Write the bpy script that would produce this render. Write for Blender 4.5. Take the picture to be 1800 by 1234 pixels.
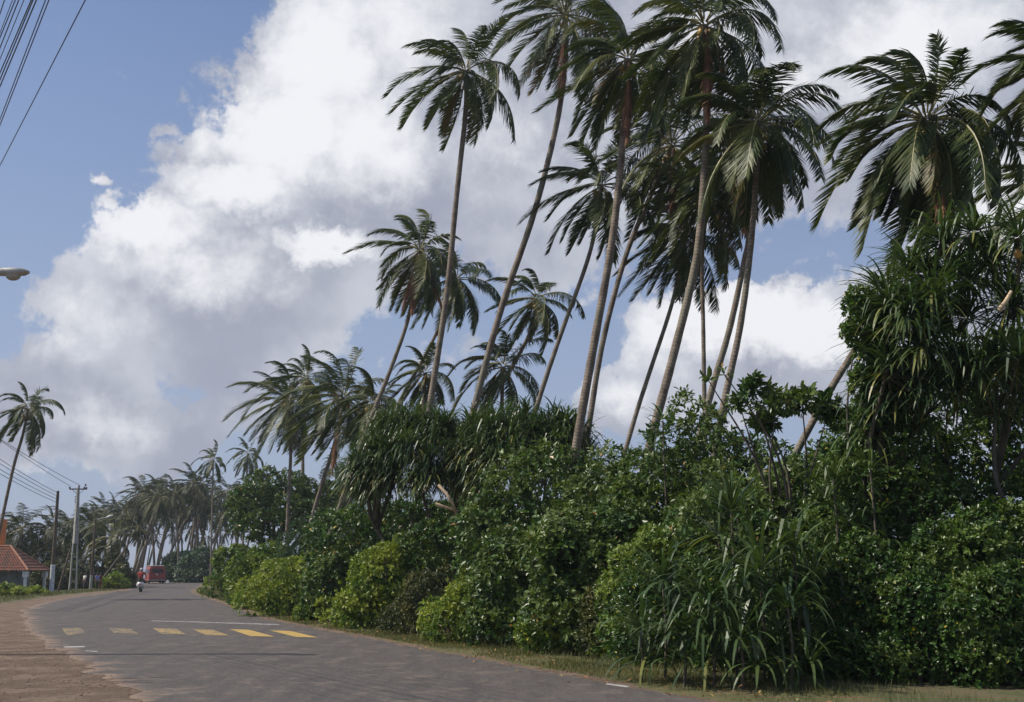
import bpy, bmesh, math, random
import numpy as np
from mathutils import Vector
PI = math.pi
scn = bpy.context.scene
for o in list(bpy.data.objects): bpy.data.objects.remove(o)
COL = scn.collection

# ------------------------------------------------------------------ camera
CAMH, FPX, PITCH = 2.1, 2000.0, math.atan2(383.0, 2000.0)
cam = bpy.data.cameras.new('camera'); co = bpy.data.objects.new('camera', cam); COL.objects.link(co)
co.location = (0, 0, CAMH); co.rotation_euler = (PI/2 + PITCH, 0, 0)
cam.sensor_width = 36; cam.lens = 36*FPX/1800; cam.clip_end = 6000; cam.clip_start = .1
scn.camera = co
scn.render.resolution_x = 1024; scn.render.resolution_y = 702
scn.view_settings.view_transform = 'Standard'; scn.view_settings.look = 'None'
scn.view_settings.exposure = 0.0; scn.view_settings.gamma = 1
try: scn.cycles.volume_bounces = 0
except Exception: pass

def ray(px, py):
    xc, yc = px-900.0, 617.0-py
    fw = FPX*math.cos(PITCH)-yc*math.sin(PITCH); up = yc*math.cos(PITCH)+FPX*math.sin(PITCH)
    return (xc/fw, 1.0, up/fw)
def P(px, py, D):
    r = ray(px, py); return Vector((r[0]*D, D, CAMH+r[2]*D))
def G(px, py, z=0.0):
    r = ray(px, py); D = (CAMH-z)/-r[2]; return Vector((r[0]*D, D, z))

# ------------------------------------------------------------------ sun + sky
TOSUN = Vector((-0.80, -0.04, 1.0)).normalized()
sun = bpy.data.lights.new('sun', 'SUN'); sun.energy = 4.6; sun.angle = math.radians(.5); sun.color = (1, .93, .80)
so = bpy.data.objects.new('sun', sun); COL.objects.link(so); so.location = (-40, -30, 60)
so.rotation_euler = TOSUN.to_track_quat('Z', 'Y').to_euler()

W = bpy.data.worlds.new('World'); scn.world = W; W.use_nodes = True
nt = W.node_tree; nt.nodes.clear()
class NG:
    def __init__(s, nt): s.nt = nt
    def n(s, t, **kw):
        x = s.nt.nodes.new(t)
        for k, v in kw.items(): setattr(x, k, v)
        return x
    def link(s, a, b): s.nt.links.new(a, b)
    def setin(s, node, i, v):
        if v is None: return
        if hasattr(v, 'is_output'): s.link(v, node.inputs[i])
        else: node.inputs[i].default_value = v
    def m(s, op, a, b=None, c=None, clamp=False):
        x = s.n('ShaderNodeMath', operation=op, use_clamp=clamp)
        s.setin(x, 0, a); s.setin(x, 1, b); s.setin(x, 2, c); return x.outputs[0]
    def v(s, op, a, b=None, c=None):
        x = s.n('ShaderNodeVectorMath', operation=op); s.setin(x, 0, a); s.setin(x, 1, b)
        if c is not None: s.setin(x, 2, c)
        return x.outputs[1] if op in ('LENGTH', 'DOT_PRODUCT') else x.outputs[0]
    def noise(s, vec, scale, detail=4, rough=.55, out='Fac', dist=0):
        x = s.n('ShaderNodeTexNoise'); s.setin(x, 'Vector', vec); x.inputs['Scale'].default_value = scale
        x.inputs['Detail'].default_value = detail; x.inputs['Roughness'].default_value = rough
        x.inputs['Distortion'].default_value = dist; return x.outputs[out]
    def ss(s, v, a, b, lo=0., hi=1., kind='SMOOTHSTEP'):
        x = s.n('ShaderNodeMapRange', interpolation_type=kind); s.setin(x, 0, v)
        x.inputs[1].default_value = a; x.inputs[2].default_value = b; x.inputs[3].default_value = lo; x.inputs[4].default_value = hi
        return x.outputs[0]
    def mix(s, f, a, b, blend='MIX'):
        x = s.n('ShaderNodeMix', data_type='RGBA', blend_type=blend); s.setin(x, 0, f)
        for i, c in ((6, a), (7, b)):
            if hasattr(c, 'is_output'): s.link(c, x.inputs[i])
            else: x.inputs[i].default_value = (c[0], c[1], c[2], 1)
        return x.outputs[2]
    def ramp(s, f, stops):
        x = s.n('ShaderNodeValToRGB'); s.setin(x, 0, f); e = x.color_ramp.elements
        while len(e) < len(stops): e.new(.5)
        for k, (p, c) in zip(e, stops): k.position = p; k.color = (c[0], c[1], c[2], 1)
        return x.outputs[0]
g = NG(nt)
sky = g.n('ShaderNodeTexSky', sky_type='NISHITA', sun_disc=False)
sky.sun_elevation = math.asin(TOSUN.z); sky.sun_rotation = math.atan2(TOSUN.x, TOSUN.y)
sky.air_density = 1.0; sky.dust_density = 1.2; sky.ozone_density = 2.0
tc = g.n('ShaderNodeTexCoord').outputs['Generated']
sep = g.n('ShaderNodeSeparateXYZ'); g.link(tc, sep.inputs[0])
az = g.m('ARCTAN2', sep.outputs[0], sep.outputs[1]); el = g.m('ARCSINE', sep.outputs[2])
cmb = g.n('ShaderNodeCombineXYZ'); g.link(az, cmb.inputs[0]); g.link(el, cmb.inputs[1])
n1 = g.v('SUBTRACT', g.noise(tc, 7, 3, .5, 'Color'), (.5, .5, .5))
n2 = g.v('SUBTRACT', g.noise(tc, 34, 6, .62, 'Color'), (.5, .5, .5))
pw = g.v('ADD', cmb.outputs[0], g.v('ADD', g.v('SCALE', n1, None), (0, 0, 0)))
def scale(vec, f):
    x = g.n('ShaderNodeVectorMath', operation='SCALE'); g.link(vec, x.inputs[0]); x.inputs[3].default_value = f; return x.outputs[0]
pw = g.v('ADD', cmb.outputs[0], g.v('ADD', scale(n1, .05), scale(n2, .06)))
pw = g.v('MULTIPLY', pw, (1, 1, 0))
def azel(px, py):
    r = Vector(ray(px, py)).normalized(); return math.atan2(r.x, r.y), math.asin(r.z)
def field(vec, blobs):
    """largest of many soft ellipses, each at a fixed azimuth and elevation of the sky"""
    acc = None
    for (px, py, rx, ry, h) in blobs:
        a, e = azel(px, py); ca = math.cos(e)
        d = g.v('LENGTH', g.v('MULTIPLY', g.v('SUBTRACT', vec, (a, e, 0)), (FPX*ca/rx/1.04, FPX/ry/1.04, 0)))
        v = g.m('MULTIPLY', g.m('SUBTRACT', 1.0, d, clamp=True), h)
        acc = v if acc is None else g.m('MAXIMUM', acc, v)
    return acc
body = [(800, 150, 360, 380, 1.6), (610, 320, 330, 280, 1.7), (560, 90, 130, 160, 1.2), (480, 200, 130, 140, 1.3), (430, 330, 150, 90, 1.2), (300, 440, 190, 130, 1.3), (240, 400, 110, 85, 1.1),
        (210, 540, 170, 130, 1.3), (130, 650, 210, 90, 1.1), (380, 540, 310, 170, 1.5), (1000, 200, 500, 320, 1.5), (1250, 150, 520, 330, 1.5), (1560, 110, 420, 330, 1.5), (1800, 200, 300, 420, 1.5),
        (190, 318, 46, 34, .7), (300, 215, 46, 28, .5), (200, 740, 420, 110, .9), (760, 640, 260, 90, .35), (700, 430, 160, 150, 1.0), (900, 420, 330, 130, .8),
        (1300, 575, 230, 85, 1.5), (1160, 610, 90, 110, 1.1), (1440, 590, 160, 90, 1.4), (1350, 680, 330, 80, 1.3), (1090, 700, 110, 70, 1.0), (1650, 620, 260, 200, 1.2),
        (-480, 620, 260, 260, 1.2), (-500, 200, 300, 200, 1.2), (2200, 300, 400, 300, 1.5), (2500, 700, 500, 200, 1.2), (60, 40, 60, 20, .12)]
white = [(560, 110, 130, 170, 1.2), (500, 230, 190, 130, 1.3), (420, 330, 170, 80, 1.1), (250, 405, 170, 90, 1.1), (570, 440, 120, 45, 1.2), (640, 250, 180, 160, .9), (330, 470, 260, 100, .65), (130, 560, 150, 110, .5),
         (1600, 70, 230, 110, .9), (1300, 570, 230, 80, 1.4), (1430, 590, 160, 75, 1.3), (1160, 600, 80, 80, .9), (1250, 550, 160, 60, 1.0), (1400, 140, 200, 80, .6), (1080, 690, 60, 50, .7), (1780, 380, 160, 130, .9), (700, 60, 200, 130, .7),
         (600, 740, 200, 50, .45), (180, 730, 180, 60, .45), (900, 230, 240, 200, .35), (1250, 60, 240, 120, .5), (100, 830, 160, 50, .3), (190, 318, 50, 34, .6), (1720, 60, 120, 60, .6)]
fb = g.noise(tc, 20, 10, .64)
dens = g.m('ADD', field(pw, body), g.m('MULTIPLY', g.m('SUBTRACT', fb, .5), 1.35))
alpha = g.ss(dens, .2, .42)
back = g.ss(g.noise(tc, 3.2, 8, .6), .48, .62)                 # scattered cloud over the rest of the sky
inview = g.ss(sep.outputs[1], .35, .62)
alpha = g.m('MAXIMUM', alpha, g.m('MULTIPLY', back, g.m('SUBTRACT', 1.0, inview)))
wh = g.m('ADD', field(pw, white), g.m('MULTIPLY', g.m('SUBTRACT', g.noise(tc, 22, 8, .6), .5), .75)); wh = g.m('ADD', wh, g.m('MULTIPLY', g.m('SUBTRACT', g.noise(scale(tc, 1.0), 55, 6, .7), .5), .45))
wh = g.ss(wh, .02, .8)
wh2 = g.m('MULTIPLY', wh, 1.0)
big = g.noise(tc, 9, 5, .55)
grey = g.mix(g.ss(big, .35, .68), (.37, .395, .485), (.59, .615, .69))
ccol = g.mix(wh2, grey, (.93, .93, .96))
hs = g.n('ShaderNodeHueSaturation'); g.link(sky.outputs[0], hs.inputs['Color']); hs.inputs['Saturation'].default_value = 1.0
skyc = g.mix(1.0, hs.outputs[0], (.088, .098, .116), 'MULTIPLY')
# low sky is a pale periwinkle haze rather than the yellow band of the clear-air model
low = g.ss(sep.outputs[2], .05, .58, 1.0, 0.0, 'LINEAR')
skyc = g.mix(g.m('MULTIPLY', low, .85), skyc, (.37, .43, .58))
out = g.mix(g.m('MULTIPLY', alpha, .96), skyc, ccol)
bg = g.n('ShaderNodeBackground'); g.link(out, bg.inputs[0]); bg.inputs[1].default_value = 1.0
wo = g.n('ShaderNodeOutputWorld'); g.link(bg.outputs[0], wo.inputs[0])

# ------------------------------------------------------------------ helpers
def tag(o, label=None, cat=None, group=None, kind=None):
    if label: o['label'] = label
    if cat: o['category'] = cat
    if group: o['group'] = group
    if kind: o['kind'] = kind
    return o
def link(o, parent=None):
    COL.objects.link(o)
    if parent is not None: o.parent = parent
    return o
def empty(name, loc, label, cat, group=None, rz=0):
    o = bpy.data.objects.new(name, None); o.empty_display_size = .3
    o.location = loc; o.rotation_euler.z = rz; link(o); return tag(o, label, cat, group)
class MB:
    """collects numpy batches of faces -> one mesh"""
    def __init__(s): s.V = []; s.F = []; s.M = []; s.A = []; s.n = 0; s.B = []
    def add(s, V, F, mat=0, a=0.5, b=0.0):
        V = np.asarray(V, float).reshape(-1, 3); F = np.asarray(F, int)
        s.V.append(V); s.F.append(F + s.n); s.M.append(np.full(len(F), mat))
        s.A.append(np.broadcast_to(np.asarray(a, float), (len(V),)).copy())
        s.B.append(np.broadcast_to(np.asarray(b, float), (len(V),)).copy()); s.n += len(V)
    def build(s, name, mats, parent=None, smooth=False, origin=None):
        V = np.concatenate(s.V)
        if origin is not None: V = V - np.asarray(origin)[None, :]
        me = bpy.data.meshes.new(name)
        me.vertices.add(len(V)); me.vertices.foreach_set('co', V.astype(np.float32).ravel())
        tot = np.concatenate([np.full(len(f), f.shape[1]) for f in s.F]); li = np.concatenate([f.ravel() for f in s.F])
        st = np.concatenate([[0], np.cumsum(tot)[:-1]])
        me.loops.add(len(li)); me.loops.foreach_set('vertex_index', li.astype(np.int32))
        me.polygons.add(len(tot)); me.polygons.foreach_set('loop_start', st.astype(np.int32))
        me.polygons.foreach_set('material_index', np.concatenate(s.M).astype(np.int32))
        for m_ in (mats if isinstance(mats, (list, tuple)) else [mats]): me.materials.append(m_)
        me.update(calc_edges=True)
        me.polygons.foreach_set('use_smooth', np.full(len(tot), smooth))
        at = me.attributes.new('rnd', 'FLOAT', 'POINT'); at.data.foreach_set('value', np.concatenate(s.A).astype(np.float32))
        bt = me.attributes.new('along', 'FLOAT', 'POINT'); bt.data.foreach_set('value', np.concatenate(s.B).astype(np.float32))
        o = bpy.data.objects.new(name, me); link(o, parent)
        if origin is not None and parent is None: o.location = origin
        return o
    def box(s, c, d, mat=0, rz=0., taper=1., a=.5):
        hx, hy, hz = d[0]/2, d[1]/2, d[2]/2; v = []
        for z, k in ((-hz, 1.), (hz, taper)):
            for x, y in ((-hx, -hy), (hx, -hy), (hx, hy), (-hx, hy)):
                x *= k; y *= k; v.append((c[0]+x*math.cos(rz)-y*math.sin(rz), c[1]+x*math.sin(rz)+y*math.cos(rz), c[2]+z))
        s.add(v, [(3, 2, 1, 0), (4, 5, 6, 7), (0, 1, 5, 4), (1, 2, 6, 5), (2, 3, 7, 6), (3, 0, 4, 7)], mat, a)
    def tube(s, pts, rad, n=8, mat=0, a=.5, cap=True):
        pts = np.asarray([tuple(p) for p in pts], float); k = len(pts)
        rad = np.broadcast_to(np.asarray(rad, float), (k,)); T = np.gradient(pts, axis=0)
        T /= np.linalg.norm(T, axis=1)[:, None]+1e-9
        ref = np.array([0, 1., 0]) if abs(T[:, 1]).mean() < .8 else np.array([1., 0, 0])
        U = np.cross(T, ref); U /= np.linalg.norm(U, axis=1)[:, None]+1e-9; Wv = np.cross(T, U)
        an = np.linspace(0, 2*PI, n, endpoint=False)
        V = pts[:, None, :]+rad[:, None, None]*(np.cos(an)[None, :, None]*U[:, None, :]+np.sin(an)[None, :, None]*Wv[:, None, :])
        dist = np.concatenate([[0], np.cumsum(np.linalg.norm(np.diff(pts, axis=0), axis=1))])
        i, j = np.meshgrid(np.arange(k-1), np.arange(n), indexing='ij'); j2 = (j+1) % n
        F = np.stack([i*n+j, i*n+j2, (i+1)*n+j2, (i+1)*n+j], -1).reshape(-1, 4)
        s.add(V.reshape(-1, 3), F, mat, a, np.repeat(dist, n))
        if cap:
            s.add(V[0], [list(range(n))[::-1]], mat, a); s.add(V[-1], [list(range(n))], mat, a, dist[-1])
    def ball(s, c, r, mat=0, n=8, sq=(1, 1, 1), a=.5):
        u = np.linspace(0, 2*PI, n, endpoint=False); w = np.linspace(0.12, PI-.12, n//2+1)
        V = np.stack([np.outer(np.sin(w), np.cos(u)), np.outer(np.sin(w), np.sin(u)), np.outer(np.cos(w), np.ones(n))], -1)*r*np.array(sq)+np.array(tuple(c))
        k = len(w); i, j = np.meshgrid(np.arange(k-1), np.arange(n), indexing='ij'); j2 = (j+1) % n
        F = np.stack([i*n+j, (i+1)*n+j, (i+1)*n+j2, i*n+j2], -1).reshape(-1, 4)
        s.add(V.reshape(-1, 3), F, mat, a); s.add(V[0], [list(range(n))], mat, a); s.add(V[-1], [list(range(n))[::-1]], mat, a)
    def poly(s, pts, mat=0, a=.5): s.add([tuple(p) for p in pts], [list(range(len(pts)))], mat, a)
def norm(v): return v/(np.linalg.norm(v, axis=-1, keepdims=True)+1e-9)

# ------------------------------------------------------------------ materials
def newmat(name):
    m = bpy.data.materials.new(name); m.use_nodes = True; m.node_tree.nodes.clear(); q = NG(m.node_tree)
    q.bs = q.n('ShaderNodeBsdfPrincipled'); q.out = q.n('ShaderNodeOutputMaterial'); q.link(q.bs.outputs[0], q.out.inputs[0])
    q.tc = q.n('ShaderNodeTexCoord').outputs['Object']; q.mat = m
    return q
def attr(q, name):
    x = q.n('ShaderNodeAttribute'); x.attribute_name = name; return x.outputs['Fac']
def bump(q, h, st=.4, dist=.02):
    b = q.n('ShaderNodeBump'); b.inputs['Strength'].default_value = st; b.inputs['Distance'].default_value = dist
    q.link(h, b.inputs['Height']); q.link(b.outputs[0], q.bs.inputs['Normal'])
def simple(name, col, rough=.7, var=.25, sc=6, metal=0., bmp=.15):
    q = newmat(name); n = q.noise(q.tc, sc, 5, .6)
    c = q.mix(q.ss(n, .3, .7), [x*(1-var) for x in col], [min(1, x*(1+var)) for x in col])
    q.link(c, q.bs.inputs['Base Color']); q.bs.inputs['Roughness'].default_value = rough; q.bs.inputs['Metallic'].default_value = metal
    if bmp: bump(q, n, bmp, .01)
    return q.mat
def leafmat(name, stops, rough=.38, trans=.22, spec=.5):
    q = newmat(name); c = q.ramp(attr(q, 'rnd'), stops)
    big = q.ss(q.noise(q.tc, .8, 3, .6), .38, .62)          # patches of older and younger foliage
    c = q.mix(q.m('MULTIPLY', big, .45), c, [stops[len(stops)//2][1][0]*1.9, stops[len(stops)//2][1][1]*1.5, stops[len(stops)//2][1][2]*1.2])
    q.link(c, q.bs.inputs['Base Color']); q.bs.inputs['Roughness'].default_value = rough
    q.bs.inputs['Specular IOR Level'].default_value = spec
    t = q.n('ShaderNodeBsdfTranslucent'); q.link(q.mix(1.0, c, (1.5, 1.7, .7), 'MULTIPLY'), t.inputs[0])
    mx = q.n('ShaderNodeMixShader'); mx.inputs[0].default_value = trans
    q.link(q.bs.outputs[0], mx.inputs[1]); q.link(t.outputs[0], mx.inputs[2]); q.link(mx.outputs[0], q.out.inputs[0])
    return q.mat
M = {}
M['palm'] = leafmat('palm_leaf', [(0, (.016, .030, .008)), (.5, (.034, .058, .014)), (.8, (.070, .092, .022)), (.93, (.13, .115, .035)), (1, (.20, .12, .045))], .46, .16, .35)
M['rachis'] = simple('palm_midrib', (.19, .165, .05), .5, .3, 3)
M['dry'] = simple('dry_frond', (.20, .085, .040), .8, .4, 3)
M['far_palm'] = leafmat('far_palm_leaf', [(0, (.012, .024, .010)), (.7, (.026, .044, .016)), (.92, (.06, .07, .025)), (1, (.15, .12, .05))], .6, .12, .2)
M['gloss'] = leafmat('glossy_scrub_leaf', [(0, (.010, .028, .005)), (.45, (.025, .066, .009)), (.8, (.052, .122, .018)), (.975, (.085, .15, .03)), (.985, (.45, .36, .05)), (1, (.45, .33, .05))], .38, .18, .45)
M['big'] = leafmat('broad_scrub_leaf', [(0, (.016, .042, .010)), (.45, (.038, .086, .018)), (.8, (.078, .148, .030)), (.98, (.11, .16, .05)), (.988, (.40, .13, .05)), (1, (.36, .22, .06))], .38, .18, .45)
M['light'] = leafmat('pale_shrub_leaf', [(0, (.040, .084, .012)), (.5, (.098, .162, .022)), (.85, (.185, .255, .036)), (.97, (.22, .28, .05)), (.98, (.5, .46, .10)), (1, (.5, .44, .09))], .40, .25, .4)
M['mid'] = leafmat('green_shrub_leaf', [(0, (.026, .062, .012)), (.5, (.060, .125, .020)), (.85, (.115, .195, .034)), (.97, (.18, .25, .05)), (.98, (.45, .42, .10)), (1, (.4, .36, .09))], .38, .2, .45)
M['blue'] = leafmat('bluish_shrub_leaf', [(0, (.024, .052, .026)), (.5, (.045, .088, .045)), (1, (.085, .14, .07))], .45, .15, .4)
M['olive'] = leafmat('olive_leaf', [(0, (.018, .030, .010)), (.5, (.036, .054, .015)), (.9, (.10, .11, .03)), (1, (.15, .12, .05))], .45, .15, .4)
M['pand'] = leafmat('pandanus_leaf', [(0, (.018, .038, .015)), (.5, (.038, .072, .024)), (.85, (.070, .115, .038)), (.95, (.22, .22, .06)), (1, (.32, .25, .09))], .40, .18, .45)
M['bark'] = simple('grey_bark', (.10, .082, .062), .9, .4, 5, bmp=.5)
M['deadwood'] = simple('bleached_dead_wood', (.55, .40, .26), .8, .25, 5)
M['fruit'] = simple('orange_fruit', (.42, .22, .04), .5, .3, 9)
M['nut'] = simple('coconut_husk', (.30, .19, .04), .45, .5, 5)
q = newmat('ringed_palm_bark'); al = attr(q, 'along')
sn = q.m('SINE', q.m('ADD', q.m('MULTIPLY', al, 52.0), q.m('MULTIPLY', q.noise(q.tc, 3.0, 3), 9.0)))
nn = q.noise(q.tc, 2.2, 5, .65)
c = q.mix(q.ss(nn, .3, .7), (.115, .085, .062), (.30, .24, .185))
c = q.mix(q.m('MULTIPLY', q.ss(sn, .3, 1.), .55), c, (.085, .062, .047))
c = q.mix(q.m('MULTIPLY', q.ss(q.noise(q.tc, .5, 3, .6), .5, .6), .35), c, (.20, .21, .15))
q.link(c, q.bs.inputs['Base Color']); q.bs.inputs['Roughness'].default_value = .85
bump(q, q.m('ADD', q.m('MULTIPLY', sn, -.3), nn), .35, .02); M['trunk'] = q.mat

# ground materials (world-size patterns)
q = newmat('grassy_soil'); n_a = q.noise(q.tc, .35, 6, .6); n_b = q.noise(q.tc, 9, 6, .7)
c = q.mix(q.ss(n_b, .35, .65), (.045, .058, .018), (.095, .098, .036)); c = q.mix(q.m('MULTIPLY', q.ss(n_a, .48, .62), .6), c, (.14, .10, .055))
q.link(c, q.bs.inputs['Base Color']); q.bs.inputs['Roughness'].default_value = .95; bump(q, n_b, .6, .05); M['ground'] = q.mat
q = newmat('red_dirt'); n_a = q.noise(q.tc, .9, 7, .65); n_b = q.noise(q.tc, 14, 7, .72); n_c = q.noise(q.tc, 3.5, 6, .6)
c = q.mix(q.ss(n_b, .32, .68), (.10, .064, .040), (.26, .178, .118)); c = q.mix(q.m('MULTIPLY', q.ss(n_a, .44, .64), .8), c, (.30, .215, .15)); c = q.mix(q.m('MULTIPLY', q.ss(n_c, .52, .66), .6), c, (.11, .06, .037))
q.link(c, q.bs.inputs['Base Color']); q.bs.inputs['Roughness'].default_value = .95; bump(q, q.m('ADD', n_b, n_c), 1.0, .10); M['dirt'] = q.mat
q = newmat('dry_verge'); n_a = q.noise(q.tc, 1.1, 6, .65); n_b = q.noise(q.tc, 20, 6, .7)
c = q.mix(q.ss(n_b, .3, .7), (.065, .070, .022), (.14, .13, .05)); c = q.mix(q.m('MULTIPLY', q.ss(n_a, .5, .64), .8), c, (.19, .125, .07))
q.link(c, q.bs.inputs['Base Color']); q.bs.inputs['Roughness'].default_value = .95; bump(q, n_b, .8, .04); M['verge'] = q.mat
q = newmat('worn_asphalt')
mp = q.n('ShaderNodeMapping'); q.link(q.tc, mp.inputs[0]); mp.inputs['Rotation'].default_value = (0, 0, math.radians(-24)); mp.inputs['Scale'].default_value = (1, .16, 1)
st = q.noise(mp.outputs[0], 2.2, 8, .68); fine = q.noise(q.tc, 45, 4, .75); pat = q.noise(q.tc, 1.3, 8, .70); md = q.noise(q.tc, 4.5, 6, .7)
c = q.mix(q.ss(st, .3, .7), (.050, .042, .038), (.088, .074, .066))
c = q.mix(q.m('MULTIPLY', q.ss(pat, .53, .64), .65), c, (.17, .13, .10))
c = q.mix(q.m('MULTIPLY', q.ss(md, .56, .68), .5), c, (.060, .054, .052))
c = q.mix(q.m('MULTIPLY', q.ss(fine, .5, .7), .6), c, (.17, .15, .138))
sp_ = q.noise(q.tc, 11, 5, .75); c = q.mix(q.m('MULTIPLY', q.ss(sp_, .54, .66), .55), c, (.19, .155, .13)); c = q.mix(q.m('MULTIPLY', q.ss(sp_, .46, .34), .6), c, (.045, .04, .04))
mp2 = q.n('ShaderNodeMapping'); q.link(q.tc, mp2.inputs[0]); mp2.inputs['Rotation'].default_value = (0, 0, math.radians(70)); mp2.inputs['Scale'].default_value = (1, .12, 1)
crk = q.noise(mp2.outputs[0], 2.6, 8, .7); c = q.mix(q.m('MULTIPLY', q.ss(crk, .56, .66), .6), c, (.052, .047, .046))
edge = q.m('ADD', attr(q, 'rnd'), q.m('MULTIPLY', q.m('SUBTRACT', q.noise(q.tc, 1.3, 7, .7), .5), .9))
c = q.mix(q.m('MULTIPLY', q.ss(edge, .50, .80), .9), c, (.25, .17, .115))
q.link(c, q.bs.inputs['Base Color']); q.bs.inputs['Roughness'].default_value = .82; bump(q, q.m('ADD', fine, md), .5, .012); M['road'] = q.mat
def paint(name, col, lo, hi):
    q = newmat(name); w = q.m('ADD', q.m('ADD', q.m('MULTIPLY', q.noise(q.tc, 3.4, 7, .75), .6), q.m('MULTIPLY', q.noise(q.tc, 17, 5, .8), .4)), q.m('MULTIPLY', attr(q, 'rnd'), .25))
    q.link(q.mix(q.ss(w, lo, hi), (.085, .08, .082), col), q.bs.inputs['Base Color']); q.bs.inputs['Roughness'].default_value = .7
    return q.mat
M['yellow'] = paint('worn_yellow_paint', (.46, .30, .075), .60, .71)
M['white'] = paint('worn_white_paint', (.42, .40, .39), .585, .70)
q = newmat('sea_water'); q.link(q.mix(q.noise(q.tc, .02, 4), (.03, .08, .13), (.05, .11, .16)), q.bs.inputs['Base Color']); q.bs.inputs['Roughness'].default_value = .25
bump(q, q.noise(q.tc, .6, 5), .4, .2); M['sea'] = q.mat

# ------------------------------------------------------------------ ground, road
rs = np.random.RandomState(7)
def catmull(pts, n=14):
    pts = [np.array(p, float) for p in pts]; pts = [2*pts[0]-pts[1]]+pts+[2*pts[-1]-pts[-2]]; o = []
    for i in range(1, len(pts)-2):
        p0, p1, p2, p3 = pts[i-1:i+3]
        for t in np.linspace(0, 1, n, endpoint=False):
            o.append(.5*((2*p1)+(-p0+p2)*t+(2*p0-5*p1+4*p2-p3)*t*t+(-p0+3*p1-3*p2+p3)*t**3))
    o.append(pts[-2]); return np.array(o)
def gx(px, py): v = G(px, py); return (v.x, v.y)
Lp = catmull([(9, -14), (2.4, 0), gx(232, 1234), gx(178, 1190), gx(112, 1150), gx(62, 1115), gx(38, 1090), gx(48, 1070), gx(105, 1053), gx(175, 1044), gx(222, 1037), (-50, 155), (-54.6, 176), (-55.5, 196), (-49, 212), (-30, 218)], 22)
Rp = catmull([(18, -14), (11.3, 0), gx(1240, 1234), gx(870, 1165), gx(640, 1121), gx(490, 1093), gx(420, 1072), gx(362, 1051), gx(338, 1043), gx(338, 1036), gx(350, 1030), (-43.6, 163), (-47, 178), (-46.5, 190), (-42, 199), (-30, 205)], 22)
def jitter(C, amp, seed):
    r = np.random.RandomState(seed); n = len(C); j = np.zeros((n, 2))
    for k in (1, 2, 5): j += np.stack([np.interp(np.arange(n), np.arange(0, n+k, k), r.randn(len(np.arange(0, n+k, k)))) for _ in (0, 1)], -1)*amp
    j[:25] *= .6; return C+j
Lj, Rj = jitter(Lp, .09, 1), jitter(Rp, .03, 2)
def strip(name, A, B, z, mat, cross=14, edge=None):
    n = len(A); t = np.linspace(0, 1, cross+1); X = A[:, None, :]*(1-t)[None, :, None]+B[:, None, :]*t[None, :, None]
    V = np.concatenate([X, np.full((n, cross+1, 1), z)], -1).reshape(-1, 3)
    i, j = np.meshgrid(np.arange(n-1), np.arange(cross), indexing='ij'); c = cross+1
    F = np.stack([i*c+j, i*c+j+1, (i+1)*c+j+1, (i+1)*c+j], -1).reshape(-1, 4)
    a = .0 if edge is None else np.tile(edge(t), n)
    m_ = MB(); m_.add(V, F, 0, a); return tag(m_.build(name, mat), kind='structure')
strip('road', Lj, Rj, .010, M['road'], 16, lambda t: np.clip(1-t/.20, 0, 1)*.75+np.clip(1-(1-t)/.05, 0, 1)*.6)
m_ = MB(); S = 900.; V = [(-S, -S, 0), (S, -S, 0), (S, 255, 0), (-S, 255, 0)]; m_.add(V, [(0, 1, 2, 3)]); tag(m_.build('ground', M['ground']), kind='structure')
m_ = MB(); m_.add([(-2500, 255, -.4), (2500, 255, -.4), (2500, 2600, -.4), (-2500, 2600, -.4)], [(0, 1, 2, 3)]); tag(m_.build('sea', M['sea']), kind='structure')
# dirt shoulder on the left, verge on the right
Ld = catmull([(-5, -14), (-9, 0), (-22, 14), (-26, 30), gx(-60, 1085), gx(-40, 1068), gx(30, 1056), gx(100, 1047), gx(172, 1040), gx(215, 1035.5), (-51, 150), (-57, 176), (-58, 200), (-50, 216), (-30, 222)], 22)
def sameY(A, B):
    o = np.argsort(A[:, 1]); return np.stack([np.interp(B[:, 1], A[o, 1], A[o, 0]), B[:, 1]], -1)
Ld = sameY(Ld, Lp)
strip('dirt_shoulder', jitter(Ld, .2, 3), Lp+np.array([.5, 0]), .005, M['dirt'], 6)
Rd = catmull([(22, -14), (15, 0), gx(1500, 1234), gx(1000, 1172), gx(700, 1120), gx(530, 1090), gx(450, 1073), gx(385, 1056), gx(362, 1048), gx(355, 1038), gx(362, 1031), (-38, 166), (-41, 178), (-40, 188), (-38, 192), (-30, 198)], 22)
Rd = sameY(Rd, Rp)
strip('verge', Rp+np.array([-.3, 0]), jitter(Rd, .12, 4)+np.array([.9, 0]), .004, M['verge'], 6)
strip('sandy_edge', Rp+np.array([-.25, 0]), jitter(Rp, .10, 5)+np.array([.32, .1]), .007, M['dirt'], 2)
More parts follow.
